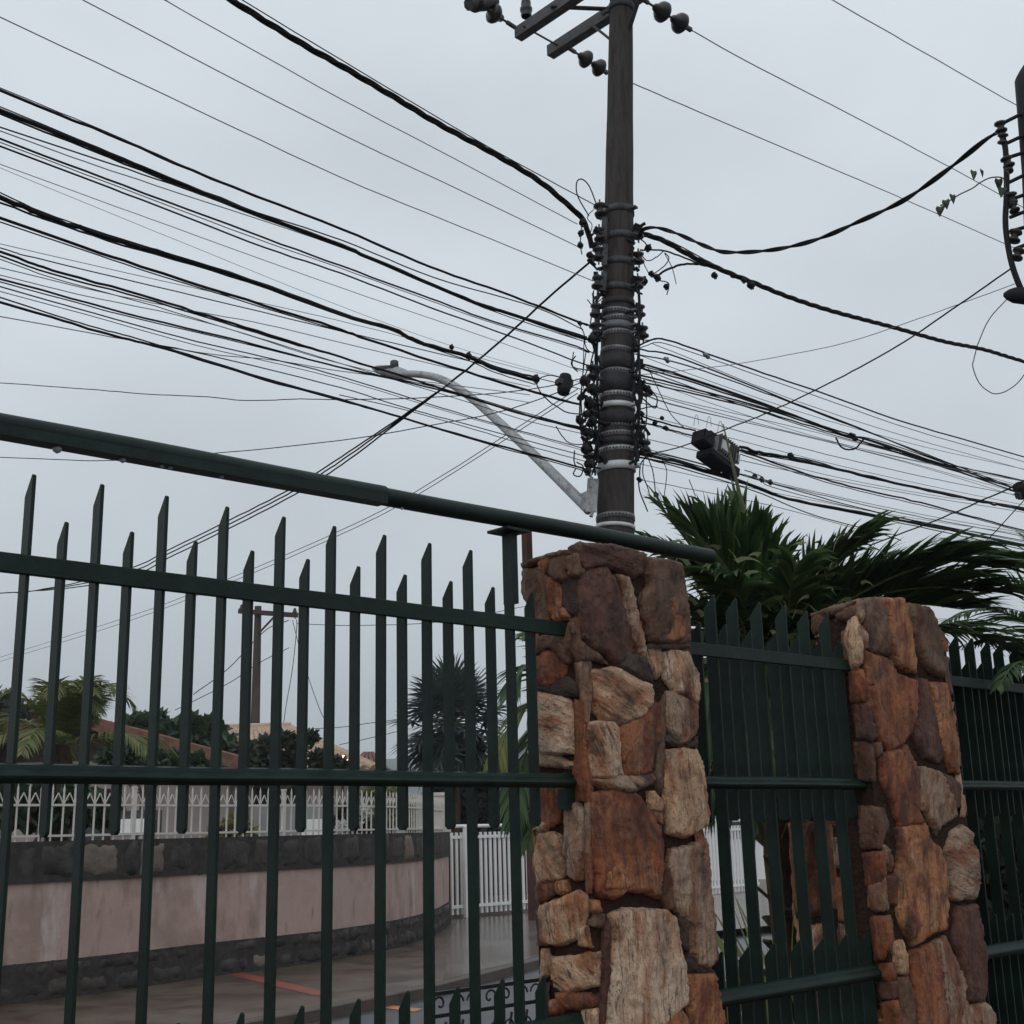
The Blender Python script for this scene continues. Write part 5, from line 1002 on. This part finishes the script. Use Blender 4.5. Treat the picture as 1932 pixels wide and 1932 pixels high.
LW += [companion(P_[0], -5, 3, 1.6, 'thin line lashed just above the topmost black cable at the left edge', .05), companion(P_[1], 8, -4, 3.4, 'second strand twining with the heaviest upper left cable', .06), companion(P_[1], -6, 7, 2.0, 'third thin strand twining with the heaviest upper left cable', -.03),
 companion(P_[4], 7, 3, 1.6, 'thin line under the black cable below the thin grey wire', .06), companion(P_[8], 9, -5, 3.6, 'second strand bound to the upper thick cable of the middle left bundle', .05), companion(P_[8], -7, 9, 2.2, 'third strand bound to the upper thick cable of the middle left bundle', -.04), companion(P_[9], 7, -3, 2.2, 'thin strand bound to the lower thick cable of the middle left bundle', .06),
 companion(P_[12], 8, -3, 3.0, 'second strand of the heaviest lower left cable', .05), companion(P_[12], 14, 9, 1.6, 'thin line below the heaviest lower left cable', .1), companion(P_[15], 6, -5, 2.0, 'thin strand with the middle lower left cable', .05), companion(P_[17], -7, 4, 2.4, 'second strand of the lowest thick cable at the left edge', .03), companion(P_[16], 8, 3, 1.4, 'thin line below the thin black cable of the lower left bundle', .1)]
for lb_, th, pts, md, mm in LW: wire('overhead_cable', lb_, th, pts, md, mm, GW)
# loose and far wires, left
wire('drop_wire', 'loose grey wire dipping across the sky below the left bundles', 1.8, [(0, 722), (160, 734), (283, 744), (393, 749), (467, 756), (567, 753), (644, 754), (787, 751), (944, 741), (1044, 727), (1105, 712)], (12.5, 10.0), 'cable', GW, cat='wire')
wire('drop_wire', 'grey wire passing behind the green pipe and rising to the pole', 1.8, [(0, 863), (193, 869), (383, 857), (644, 831), (804, 804), (927, 781), (1024, 751), (1095, 722)], (13, 10.0), 'cable', GW, cat='wire')
wire('service_cable', 'black cable falling steeply from the pole to the lower left, before it splits', 4.2, [(1121, 487), (1030, 566), (944, 644), (851, 721)], (10.0, 11.2), 'cable', GW)
for i, (dy, lb_) in enumerate(((0, 'upper'), (7, 'middle'), (15, 'lower'))):
    wire('service_cable', '%s of three dark wires slanting down behind the green pipe to the far left' % lb_, 2.3, [(849, 723), (744, 795+dy*.5), (644, 862+dy), (590, 897+dy), (540, 927+dy), (430, 983+dy), (317, 1038+dy), (257, 1068+dy), (150, 1098+dy*.6), (53, 1116), (0, 1119)], (11.2, 21+i*.3), 'cable', GW)
for i, (dy, lb_) in enumerate(((0, 'upper'), (8, 'lower'))):
    wire('overhead_wire', '%s of two faint wires slanting across the sky behind the pointed blades' % lb_, 1.3, [(1090, 734+dy), (1044, 763+dy), (787, 926+dy), (644, 1000+dy), (450, 1084+dy), (250, 1161+dy), (0, 1240+dy)], (10.5, 26), 'alu', GW, cat='wire')
# right side
wire('overhead_wire', 'thin bare wire crossing the upper right corner', 1.8, [(1570, 0), (1740, 97), (1915, 197), (1932, 206)], -1.3, 'alu', GW, cat='wire')
wire('overhead_wire', 'thin bare wire leaving the insulator string right of the pole top', 1.8, [(1305, 57), (1408, 115), (1600, 214), (1788, 313), (1932, 392)], -.16, 'alu', GW, cat='wire')
wire('overhead_wire', 'thin bare wire appearing from behind the pole, lower of the two right of it', 1.8, [(1146, 138), (1193, 157), (1288, 198), (1521, 297), (1720, 382), (1932, 476)], QF-QW, 'alu', GW, cat='wire')
wire('twisted_cable', 'thick twisted cable sagging from the pole up to the rack at the right edge', 9.0, [(1206, 446), (1214, 433), (1240, 430), (1280, 442), (1330, 464), (1371, 476), (1455, 472), (1538, 453), (1621, 418), (1705, 378), (1788, 320), (1855, 267), (1882, 250)], (9.9, 6.6), 'cable', GW, twist=2)
wire('twisted_cable', 'thick twisted cable falling from the pole to the right edge', 9.5, [(1206, 441), (1230, 446), (1260, 458), (1314, 488), (1371, 513), (1421, 533), (1488, 560), (1571, 587), (1688, 618), (1781, 644), (1855, 659), (1932, 682)], -.05, 'cable', GW, twist=3)
wire('messenger_wire', 'thin wire running close above the thick twisted cable right of the pole', 2.2, [(1206, 436), (1270, 458), (1330, 490), (1380, 515)], -.03, 'cable', GW, cat='wire')
wire('feeder_cable', 'short black cable bowing from a clamp up to the twisted cable right of the pole', 4.5, [(1236, 523), (1258, 509), (1285, 500), (1320, 499), (1350, 506)], -.02, 'cable', GW)
wire('feeder_cable', 'short cable linking the pole clamp to the twisted cable just below it, right side', 3.4, [(1208, 472), (1245, 472), (1280, 482), (1325, 500)], 0, 'cable', GW)
wire('service_cable', 'black wire rising steeply from the pole to the right edge rack', 2.6, [(1225, 857), (1288, 842), (1375, 808), (1455, 776), (1538, 736), (1621, 694), (1708, 644), (1812, 573), (1915, 502)], (9.9, 6.6), 'cable', GW)
wire('overhead_wire', 'faint wire rising gently from the pole to the right edge', 1.4, [(1200, 708), (1288, 699), (1395, 686), (1500, 667), (1605, 644), (1760, 592), (1921, 533)], (10.1, 8), 'alu', GW, cat='wire')
RW = [
 ('black cable, topmost of the bundle falling right from the pole', 3.0, [(1197, 656), (1220, 645), (1244, 639), (1288, 651), (1400, 690), (1538, 737), (1721, 801), (1932, 862)], 0, 'cable'),
 ('thin pale wire under the topmost cable of the right bundle', 1.3, [(1230, 648), (1288, 671), (1488, 751), (1688, 817), (1932, 886)], .1, 'alu'),
 ('black cable third in the right bundle, bending flatter at the edge', 2.6, [(1199, 658), (1288, 677), (1495, 759), (1621, 807), (1788, 874), (1932, 907)], 0, 'cable'),
 ('black cable fourth in the right bundle', 2.2, [(1199, 668), (1288, 687), (1420, 733), (1555, 784), (1721, 847), (1905, 917)], .03, 'cable'),
 ('heavier black cable in the middle of the right bundle', 3.4, [(1199, 684), (1288, 709), (1475, 774), (1608, 826), (1788, 884), (1915, 921)], -.02, 'cable'),
 ('black cable just under the heavier one of the right bundle', 2.8, [(1199, 692), (1288, 715), (1440, 766), (1560, 806), (1700, 852), (1910, 925)], .04, 'cable'),
 ('black cable sixth in the right bundle, joining the sag clamp', 3.0, [(1199, 706), (1288, 728), (1455, 774), (1588, 819), (1680, 842), (1932, 934)], 0, 'cable'),
 ('black cable seventh in the right bundle', 2.6, [(1199, 718), (1288, 738), (1421, 771), (1495, 794), (1621, 831), (1755, 868), (1932, 928)], .05, 'cable'),
 ('pale wire above the grey junction housing, upper', 1.2, [(1205, 730), (1288, 757), (1500, 806), (1705, 858), (1932, 918)], .2, 'alu'),
 ('pale wire above the grey junction housing, lower', 1.2, [(1205, 742), (1288, 769), (1521, 824), (1721, 876), (1932, 940)], .25, 'alu'),
 ('thick twisted looking cable leaving the grey junction housing', 5.5, [(1395, 843), (1440, 855), (1488, 864), (1605, 891), (1731, 921), (1855, 947), (1932, 961)], 0, 'cable'),
 ('thin cable beside the thick one leaving the junction housing', 2.6, [(1398, 848), (1450, 861), (1520, 866), (1640, 902), (1760, 925), (1932, 964)], .03, 'cable'),
 ('pair like cable below the thick one leaving the junction housing', 3.4, [(1396, 850), (1521, 894), (1621, 922), (1721, 944), (1821, 971), (1932, 1001)], .02, 'cable'),
 ('thin cable running into the grey junction housing from the pole', 3.6, [(1200, 782), (1244, 796), (1280, 806), (1312, 812)], 0, 'cable'),
 ('second cable running into the grey junction housing from the pole', 3.0, [(1200, 797), (1240, 803), (1275, 814), (1315, 824)], .03, 'cable'),
 ('thick black cable low on the right, dropping behind the palm', 5.5, [(1205, 856), (1288, 874), (1405, 911), (1488, 941), (1621, 967), (1755, 993), (1932, 1030)], 0, 'cable'),
 ('thin cable just above the thick low one on the right', 2.0, [(1205, 850), (1288, 866), (1455, 912), (1621, 958), (1755, 989), (1932, 1020)], .04, 'cable'),
 ('thin cable just below the thick low one on the right', 2.0, [(1205, 862), (1288, 884), (1420, 925), (1530, 970), (1640, 1000), (1700, 1020)], .04, 'cable'),
 ('thin wire from the junction housing with small black clamps, low right', 1.8, [(1405, 887), (1437, 899), (1455, 911), (1560, 936), (1700, 968), (1932, 1012)], .08, 'alu'),
 ('pale wire lowest on the right before the palm fronds', 1.3, [(1205, 905), (1288, 920), (1455, 954), (1588, 990), (1640, 1005)], .1, 'alu'),
]
Q_ = {i: l[2] for i, l in enumerate(RW)}
RW += [companion(Q_[0], 6, 9, 1.5, 'thin line just under the topmost cable of the right bundle', .06), companion(Q_[4], 5, -4, 1.8, 'thin strand with the heavier middle cable of the right bundle', .06), companion(Q_[6], 6, -6, 2.0, 'thin strand with the sixth cable of the right bundle', .03), companion(Q_[10], 7, -4, 2.2, 'second strand of the thick cable leaving the junction housing', .05), companion(Q_[15], 7, -3, 3.0, 'second strand of the thick low cable on the right', .05), companion(Q_[15], -6, 8, 2.0, 'third strand of the thick low cable on the right', .08), companion(Q_[12], 6, 3, 1.6, 'thin line below the pair like cable on the right', .08), companion(Q_[18], 7, 10, 1.4, 'faint line below the wire with three clamps', .12), companion(Q_[8], 10, 14, 1.0, 'faint line below the upper pale wire above the housing', .2)]
NUM = ['first', 'second', 'third', 'fourth', 'fifth', 'sixth', 'seventh', 'eighth', 'ninth', 'tenth']
for k in range(10):
    y0 = 668+k*22+random.uniform(-8, 8); y1 = 880+k*14+random.uniform(-14, 14); sg = random.uniform(4, 22)
    RW.append(('faint stray line of the right bundle, %s from the top' % NUM[k], random.choice([1.0, 1.3, 1.7]), [(1199, y0), (1380, y0+(y1-y0)*.25+sg*.7), (1560, y0+(y1-y0)*.5+sg), (1750, y0+(y1-y0)*.76+sg*.7), (1932, y1)], random.uniform(-.1, .3), random.choice(['alu', 'cable'])))
for lb_, th, pts, md, mm in RW: wire('overhead_cable', lb_, th, pts, md, mm, GW)
wire('service_cable', 'black wire rising behind the palm to the box at the right edge', 2.8, [(1640, 1030), (1778, 977), (1850, 945), (1915, 917), (1932, 907)], (8.5, 7), 'cable', GW)
wire('overhead_wire', 'grey wire rising behind the palm at the right edge', 1.8, [(1850, 1030), (1876, 1005), (1932, 944)], (8.5, 7.5), 'cable', GW, cat='wire')
wire('loop_wire', 'thin wire hanging in a large loop at the right edge', 1.8, [(1901, 563), (1868, 600), (1847, 644), (1838, 676), (1836, 694), (1851, 727), (1881, 743), (1915, 727), (1938, 700)], (6.7, 6.8), 'cable', None, cat='wire', ext=False)
wire('sag_loop', 'short black cable end hanging in a bow from the right bundle', 3.4, [(1577, 825), (1586, 842), (1600, 848), (1615, 845), (1630, 828)], 0, 'cable', None, ext=False)
# tangle round the pole
GT = 'tangled wire ends on the pole'
loops = [[(1111, 408), (1090, 370), (1088, 345), (1098, 338), (1112, 352), (1126, 388)], [(1120, 395), (1108, 410), (1117, 425), (1112, 445)], [(1098, 425), (1096, 445), (1095, 463), (1098, 480)],
 [(1208, 478), (1222, 492), (1240, 484), (1252, 474)], [(1210, 483), (1216, 500), (1225, 518)], [(1232, 518), (1255, 500), (1262, 486), (1254, 477)], [(1254, 478), (1268, 505), (1276, 536)], [(1246, 530), (1260, 533), (1262, 541), (1258, 556)], [(1210, 452), (1220, 462), (1215, 472)],
 [(1093, 612), (1102, 630), (1104, 650), (1112, 663), (1128, 668)], [(1102, 640), (1100, 700), (1097, 760), (1102, 820), (1104, 850)], [(1106, 660), (1098, 720), (1096, 780), (1098, 830)], [(1110, 690), (1096, 740), (1094, 800), (1103, 845)], [(1082, 664), (1080, 690), (1090, 702)], [(1100, 722), (1104, 760), (1100, 790), (1118, 808)],
 [(1010, 718), (1020, 740), (1040, 760), (1070, 778), (1098, 782)], [(1012, 716), (1035, 708), (1060, 712)], [(1086, 880), (1083, 868), (1084, 850)], [(1086, 885), (1082, 895), (1095, 898), (1100, 880), (1088, 872)], [(1049, 804), (1060, 822), (1075, 836), (1100, 838), (1125, 830)],
 [(1205, 745), (1222, 760), (1236, 770), (1240, 752), (1232, 740)], [(1204, 760), (1215, 800), (1222, 826), (1216, 850)], [(1219, 745), (1220, 790), (1214, 820)], [(1208, 772), (1225, 768), (1240, 766)], [(1220, 862), (1209, 875), (1207, 900), (1212, 905)], [(1222, 862), (1232, 890), (1237, 930), (1240, 935)], [(1214, 868), (1213, 895), (1222, 920), (1227, 940)], [(1250, 868), (1258, 890), (1254, 930), (1252, 945)],
 [(1222, 692), (1240, 730), (1265, 780), (1290, 806)], [(1205, 640), (1222, 642), (1250, 638)], [(1120, 548), (1118, 580), (1114, 610)], [(1300, 905), (1308, 925), (1312, 936)], [(1140, 560), (1120, 575), (1108, 566)], [(1118, 700), (1085, 694), (1078, 684), (1086, 672)], [(1204, 905), (1208, 930), (1222, 965)], [(1200, 838), (1222, 842), (1226, 856)]]
def nth(i): return ['topmost', 'second from the top', 'third from the top', 'fourth from the top', 'fifth from the top', 'sixth from the top', 'seventh from the top', 'eighth from the top', 'ninth from the top', 'tenth from the top', 'eleventh from the top', 'twelfth from the top', 'thirteenth from the top', 'fourteenth from the top', 'fifteenth from the top', 'sixteenth from the top', 'seventeenth from the top', 'eighteenth from the top', 'nineteenth from the top', 'twentieth from the top'][i]
loops.sort(key=lambda l: min(p[1] for p in l)); cnt = {'left': 0, 'right': 0}
for i, l in enumerate(loops):
    sd = 'left' if sum(p[0] for p in l)/len(l) < 1166 else 'right'; tl = 'loose black wire end %s of the utility pole, %s' % (sd, nth(cnt[sd])); cnt[sd] += 1
    wire('loose_wire', tl, random.choice([1.6, 2.0, 2.4]), l, random.uniform(-.12, .08), 'cable', GT, ext=False, cat='wire')
# clamps and closures on the wires
def lump(name, label, cat, x, y, w, h, q=0.0, m_='black', group=None, ang=0.0, parts=True):
    P = pn(x, y, QW+q); k = (P-E0).dot(FV)/FPX; w *= k; h *= k; root = empty(name, P, RZ); tag(root, label, cat, group); b = MB()
    b.lathe((-w/2, 0, 0), (1, 0, 0), [(0, .2*h), (.08*w, .42*h), (.3*w, .5*h), (.5*w, .42*h), (.7*w, .5*h), (.92*w, .4*h), (w, .15*h)], 10); b.build('body', M[m_], root)
    b2 = MB(); b2.box(-w*.12, w*.12, -h*.3, h*.3, h*.3, h*.62); b2.build('clamp', M['dgalv'], root); b3 = MB(); b3.box(-w*.05, w*.3, -h*.2, h*.2, -h*.6, -h*.3); b3.build('bolt', M['dgalv'], root)
    root.rotation_euler = (random.uniform(-.2, .2), ang, RZ); return root
GC = 'black clamps on the wires'; cnt = {'left': 0, 'right': 0}
for x, y, w, h in sorted(((1099, 420, 10, 14), (1096, 440, 10, 12), (1095, 463, 10, 11), (1113, 482, 13, 12), (1120, 464, 10, 12), (1223, 468, 11, 13), (1229, 517, 12, 10), (1240, 524, 15, 12), (1257, 541, 10, 10), (1214, 530, 16, 14), (1348, 520, 12, 11), (1383, 520, 12, 9), (1417, 538, 15, 14), (1403, 529, 12, 9), (1094, 610, 9, 8), (1118, 640, 18, 16), (1104, 719, 20, 18), (1096, 750, 18, 10), (1112, 762, 14, 22), (1106, 782, 12, 14), (1093, 793, 8, 16), (1109, 818, 24, 18), (1105, 848, 15, 18), (1111, 876, 16, 18), (1108, 890, 14, 12), (1120, 735, 16, 20), (1119, 795, 14, 16), (1217, 850, 20, 18), (1228, 858, 12, 10), (1236, 797, 12, 8), (1249, 789, 9, 7), (1256, 808, 14, 8), (1238, 934, 8, 10), (1206, 905, 12, 8)), key=lambda c: c[1]):
    sd = 'left' if x < 1166 else 'right'; ct = 'small black clamp on the wires %s of the pole, %s' % (sd, nth(cnt[sd])); cnt[sd] += 1
    lump('wire_clamp', ct, 'clamp', x, y, w, h, random.uniform(-.12, .02), 'black', GC, random.uniform(-.6, .6))
lump('splice_closure', 'black dome shaped splice closure hanging left of the pole', 'closure', 1065, 725, 46, 27, -.05, 'black', None, math.radians(-78))
lump('splice_closure', 'small black splice closure right of the pole below the bands', 'closure', 1221, 736, 30, 14, 0, 'black', None, math.radians(22))
lump('splice_closure', 'small clamp box on the thick left cable near its end', 'clamp', 1011, 715, 14, 14, 0, 'black')
lump('wire_clamp', 'small clamp on the wire above the lamp arm, right one', 'clamp', 884, 672, 10, 13, 0, 'black')
lump('wire_clamp', 'small clamp on the wire above the lamp arm, left one', 'clamp', 852, 655, 8, 9, .1, 'black')
lump('wire_tag', 'pale tag on the topmost cable right of the pole', 'tag', 1333, 671, 18, 8, 0, 'galv', None, math.radians(18))
lump('wire_tag', 'pale tag on the cable just right of the pole bands', 'tag', 1258, 679, 16, 8, 0, 'galv', None, math.radians(18))
lump('wire_clamp', 'black clamp on the right bundle above the cable bow', 'clamp', 1610, 824, 26, 9, 0, 'black', None, math.radians(17))
for x, y, n_ in ((1424, 899, 'first'), (1437, 905, 'second'), (1453, 910, 'third')): lump('wire_clamp', '%s of three small black clamps in a row below the junction housing' % n_, 'clamp', x, y, 9, 9, .08, 'black', 'row of three clamps')
lump('wire_clamp', 'black clamp on the thick cable right of the junction housing', 'clamp', 1492, 860, 14, 10, 0, 'black', None, .3)
lump('splice_closure', 'black box on the wires at the right photo edge', 'closure', 1926, 926, 34, 26, -.5, 'black', None, math.radians(60))
# junction housing
JP = pn(1350, 846, QW-.05); k_ = (JP-E0).dot(FV)/FPX; jr = empty('junction_housing', JP, RZ); jr.rotation_euler = (0, math.radians(18), RZ); tag(jr, 'grey and black finned junction housing hung on the wires above the palm', 'junction box')
kx = k_*1.22
def jbox(nm, x0, x1, z0, z1, d0, d1, mm, ribs=0):
    b = MB(); b.box(x0*kx, x1*kx, d0, d1, -z1*k_, -z0*k_)
    me = b.mesh(nm); bm = bmesh.new(); bm.from_mesh(me); bmesh.ops.bevel(bm, geom=bm.edges[:], offset=.012, segments=2, affect='EDGES'); bm.to_mesh(me); bm.free(); o = link(nm, me, M[mm], jr)
    if ribs:
        r_ = MB()
        for i in range(ribs): xx = (x0+(x1-x0)*(i+.5)/ribs)*kx; r_.box(xx-.004, xx+.004, d0-.02, d1+.02, -z1*k_+.01, -z0*k_+.012)
        r_.build('fins', M['dgalv'], o)
    return o
jbox('black_housing', -44, -18, -12, 16, -.08, .08, 'black'); jbox('grey_housing', -14, 34, -16, 20, -.1, .1, 'galv', 9); jbox('pale_panel', -10, 10, -10, 14, -.125, -.10, 'strap'); jbox('pale_panel', 26, 40, -6, 16, -.11, -.08, 'galv'); jbox('black_base', -26, 28, 18, 34, -.09, .09, 'black'); jbox('end_box', 32, 54, 12, 32, -.06, .06, 'black')
jbox('top_bracket', -24, 20, -24, -16, -.04, .04, 'black')
for i, (x, y) in enumerate(((1313, 785), (1337, 788), (1358, 797))): wire('antenna_loop', '%s of three thin wire hoops on the wires above the junction housing' % ('leftmost', 'middle', 'rightmost')[i], 1.0, [(x-4, y+18), (x-1, y), (x+3, y), (x+5, y+16)], 0, 'alu', 'wire hoops above the housing', ext=False, cat='wire')
# ------------------------------------------------------------------ rack and pole at the right edge
RY = 6.5; rk = empty('service_pole', at(1975, 1500, RY).xy.to_3d()); tag(rk, 'black service pole with a cable rack cut off by the right photo edge', 'pole')
b = MB(); A_ = at(1944, 150, RY); B_ = at(2010, 1500, RY); B0 = A_+(B_-A_)*(A_.z/(A_.z-B_.z)); b.tube([A_+(A_-B0).normalized()*.12, A_+(A_-B0).normalized()*.05, A_, A_.lerp(B0, .05), A_.lerp(B0, .1), B0], [.02, .062, .086, .078, .07, .085], 16); adopt(b.build('shaft', M['black']), rk)
b = MB(); b.tube(bez([at(x, y, 6.45) for x, y in ((1886, 245), (1896, 275), (1899, 320), (1899, 370), (1897, 420), (1902, 465), (1911, 505), (1926, 545), (1940, 570))], 5), .017, 8); adopt(b.build('conduit', M['black']), rk)
for y0, y1, x0 in ((232, 208, 1893), (272, 250, 1896), (298, 284, 1900), (345, 322, 1902), (378, 362, 1903), (410, 392, 1906), (436, 424, 1908), (470, 452, 1914)):
    b = MB(); b.tube([at(x0, y0, 6.45), at(x0+28, (y0+y1)/2-2, 6.47), at(1955, y1-4, 6.5)], .011, 6); adopt(b.build('rung', M['black']), rk)
for x, y, s in ((1888, 240, .9), (1892, 262, .8), (1901, 306, .9), (1903, 318, .7), (1908, 374, .9), (1912, 392, .8), (1914, 446, 1.0), (1920, 480, .9)):
    o = link('insulator', spool, None, None, at(x, y, 6.45)); o.scale = (s*.8, s*.8, s*.75); o.rotation_euler = (random.uniform(-.4, .4), random.uniform(-.4, .4), 0); adopt(o, rk)
b = MB(); p0, p1 = at(1894, 556, 6.5), at(1960, 560, 6.4); b.tube([p0, p0.lerp(p1, .12), p0.lerp(p1, .3), p0.lerp(p1, .7), p1], [.012, .03, .045, .05, .03], 12); adopt(b.build('shade', M['black']), rk)
# vine on the rack
vn = empty('vine', at(1893, 335, 6.4)); tag(vn, 'thin vine with hanging heart shaped leaves beside the right edge rack', 'vine')
b = MB(); b.tube(bez([at(x, y, 6.38) for x, y in ((1897, 352), (1892, 336), (1870, 335), (1850, 344), (1835, 355), (1812, 366), (1794, 377), (1774, 388))], 4), .004, 5); adopt(b.build('stem', M['bark']), vn)
for x, y, L_, dx in ((1837, 321, 20, 0), (1852, 319, 17, 2), (1884, 336, 26, 1), (1892, 352, 22, -4), (1774, 388, 22, -1), (1784, 376, 20, 3), (1797, 366, 20, 2), (1899, 320, 18, 3)):
    p = at(x, y, 6.38); kk = 6.6/FPX; t = at(x+dx, y+L_, 6.38+random.uniform(-.03, .03)); d = t-p; s = d.cross(FV).normalized()*L_*kk*.36; s = (s+Vector((0, random.uniform(-.02, .02), 0)))
    V = [p+d*.1, p+s*.75+d*-.02, p+s+d*.22, p+s*.5+d*.65, t, p-s*.5+d*.65, p-s+d*.22, p-s*.75+d*-.02, p+d*.5+Vector((0, -.012, 0))]
    bb = MB(); bb.add(V, [(8, i, (i+1) % 8) for i in range(8)]); adopt(bb.build('leaf', M['tree2']), vn)
# ------------------------------------------------------------------ far utility pole
FY = 40.0; fpz = at(487, 1144, FY); fu = empty('far_utility_pole', (fpz.x, FY, 1.5)); tag(fu, 'distant utility pole with a crossarm, seen between the blades', 'utility pole')
b = MB(); b.tube([(fpz.x+.02, FY, 1.4), (fpz.x, FY, 5), fpz], [.19, .15, .11], 12); adopt(b.build('shaft', M['farbark']), fu)
b = MB(); b.beam(at(450, 1153, FY-.2), at(562, 1161, FY-.2), .14, .14); b.beam(at(518, 1163, FY-.2), at(488, 1195, FY-.1), .05, .05); adopt(b.build('crossarm', M['darkwood']), fu)
for x in (456, 520, 556): b = MB(); b.lathe(at(x, 1150+(x-450)*.07, FY-.2), (0, 0, 1), [(-.05, .06), (0, .09), (.05, .08), (.1, .05), (.14, .06), (.18, .01)], 8); adopt(b.build('pin_insulator', M['insul']), fu)
FW = [('curved far wire drooping from the distant pole to the right, near', 1.3, [(556, 1165), (560, 1180), (552, 1260), (540, 1330), (534, 1375)]), ('straight far wire falling from the distant pole to the right', 1.2, [(552, 1170), (570, 1240), (600, 1330), (620, 1372)]), ('far wire running from the distant pole to the left, upper', 1.6, [(545, 1170), (500, 1190), (430, 1262), (365, 1310)]), ('far wire running from the distant pole to the left, lower', 1.4, [(545, 1222), (490, 1250), (430, 1290), (330, 1340)]),
 ('level far wire right of the distant pole crossarm', 1.2, [(560, 1176), (640, 1180), (760, 1178), (860, 1170), (960, 1150), (1000, 1142)]), ('low far wire crossing behind the blades, upper', 1.2, [(530, 1378), (640, 1372), (700, 1364), (760, 1356)]), ('low far wire crossing behind the blades, lower', 1.2, [(640, 1405), (700, 1392), (760, 1378)])]
for lb_, th, pts in FW: wire('far_wire', lb_, th, pts, (39.5, 41), 'cable', 'far wires', ext=False, cat='wire')
# ------------------------------------------------------------------ the damp air
hz = bpy.data.materials.new('damp_air'); hz.use_nodes = True; ht_ = hz.node_tree; ht_.nodes.remove(ht_.nodes['Principled BSDF'])
pv = ht_.nodes.new('ShaderNodeVolumePrincipled'); pv.inputs['Color'].default_value = (.86, .91, .96, 1); pv.inputs['Density'].default_value = .0008; pv.inputs['Anisotropy'].default_value = .2
ht_.links.new(pv.outputs[0], ht_.nodes['Material Output'].inputs['Volume'])
hz.cycles.homogeneous_volume = True; hz.cycles.volume_sampling = 'DISTANCE'
hzo = MB().box(-1000, 1000, -40, 1160, -2, 92).build('haze', hz); tag(hzo, kind='stuff')
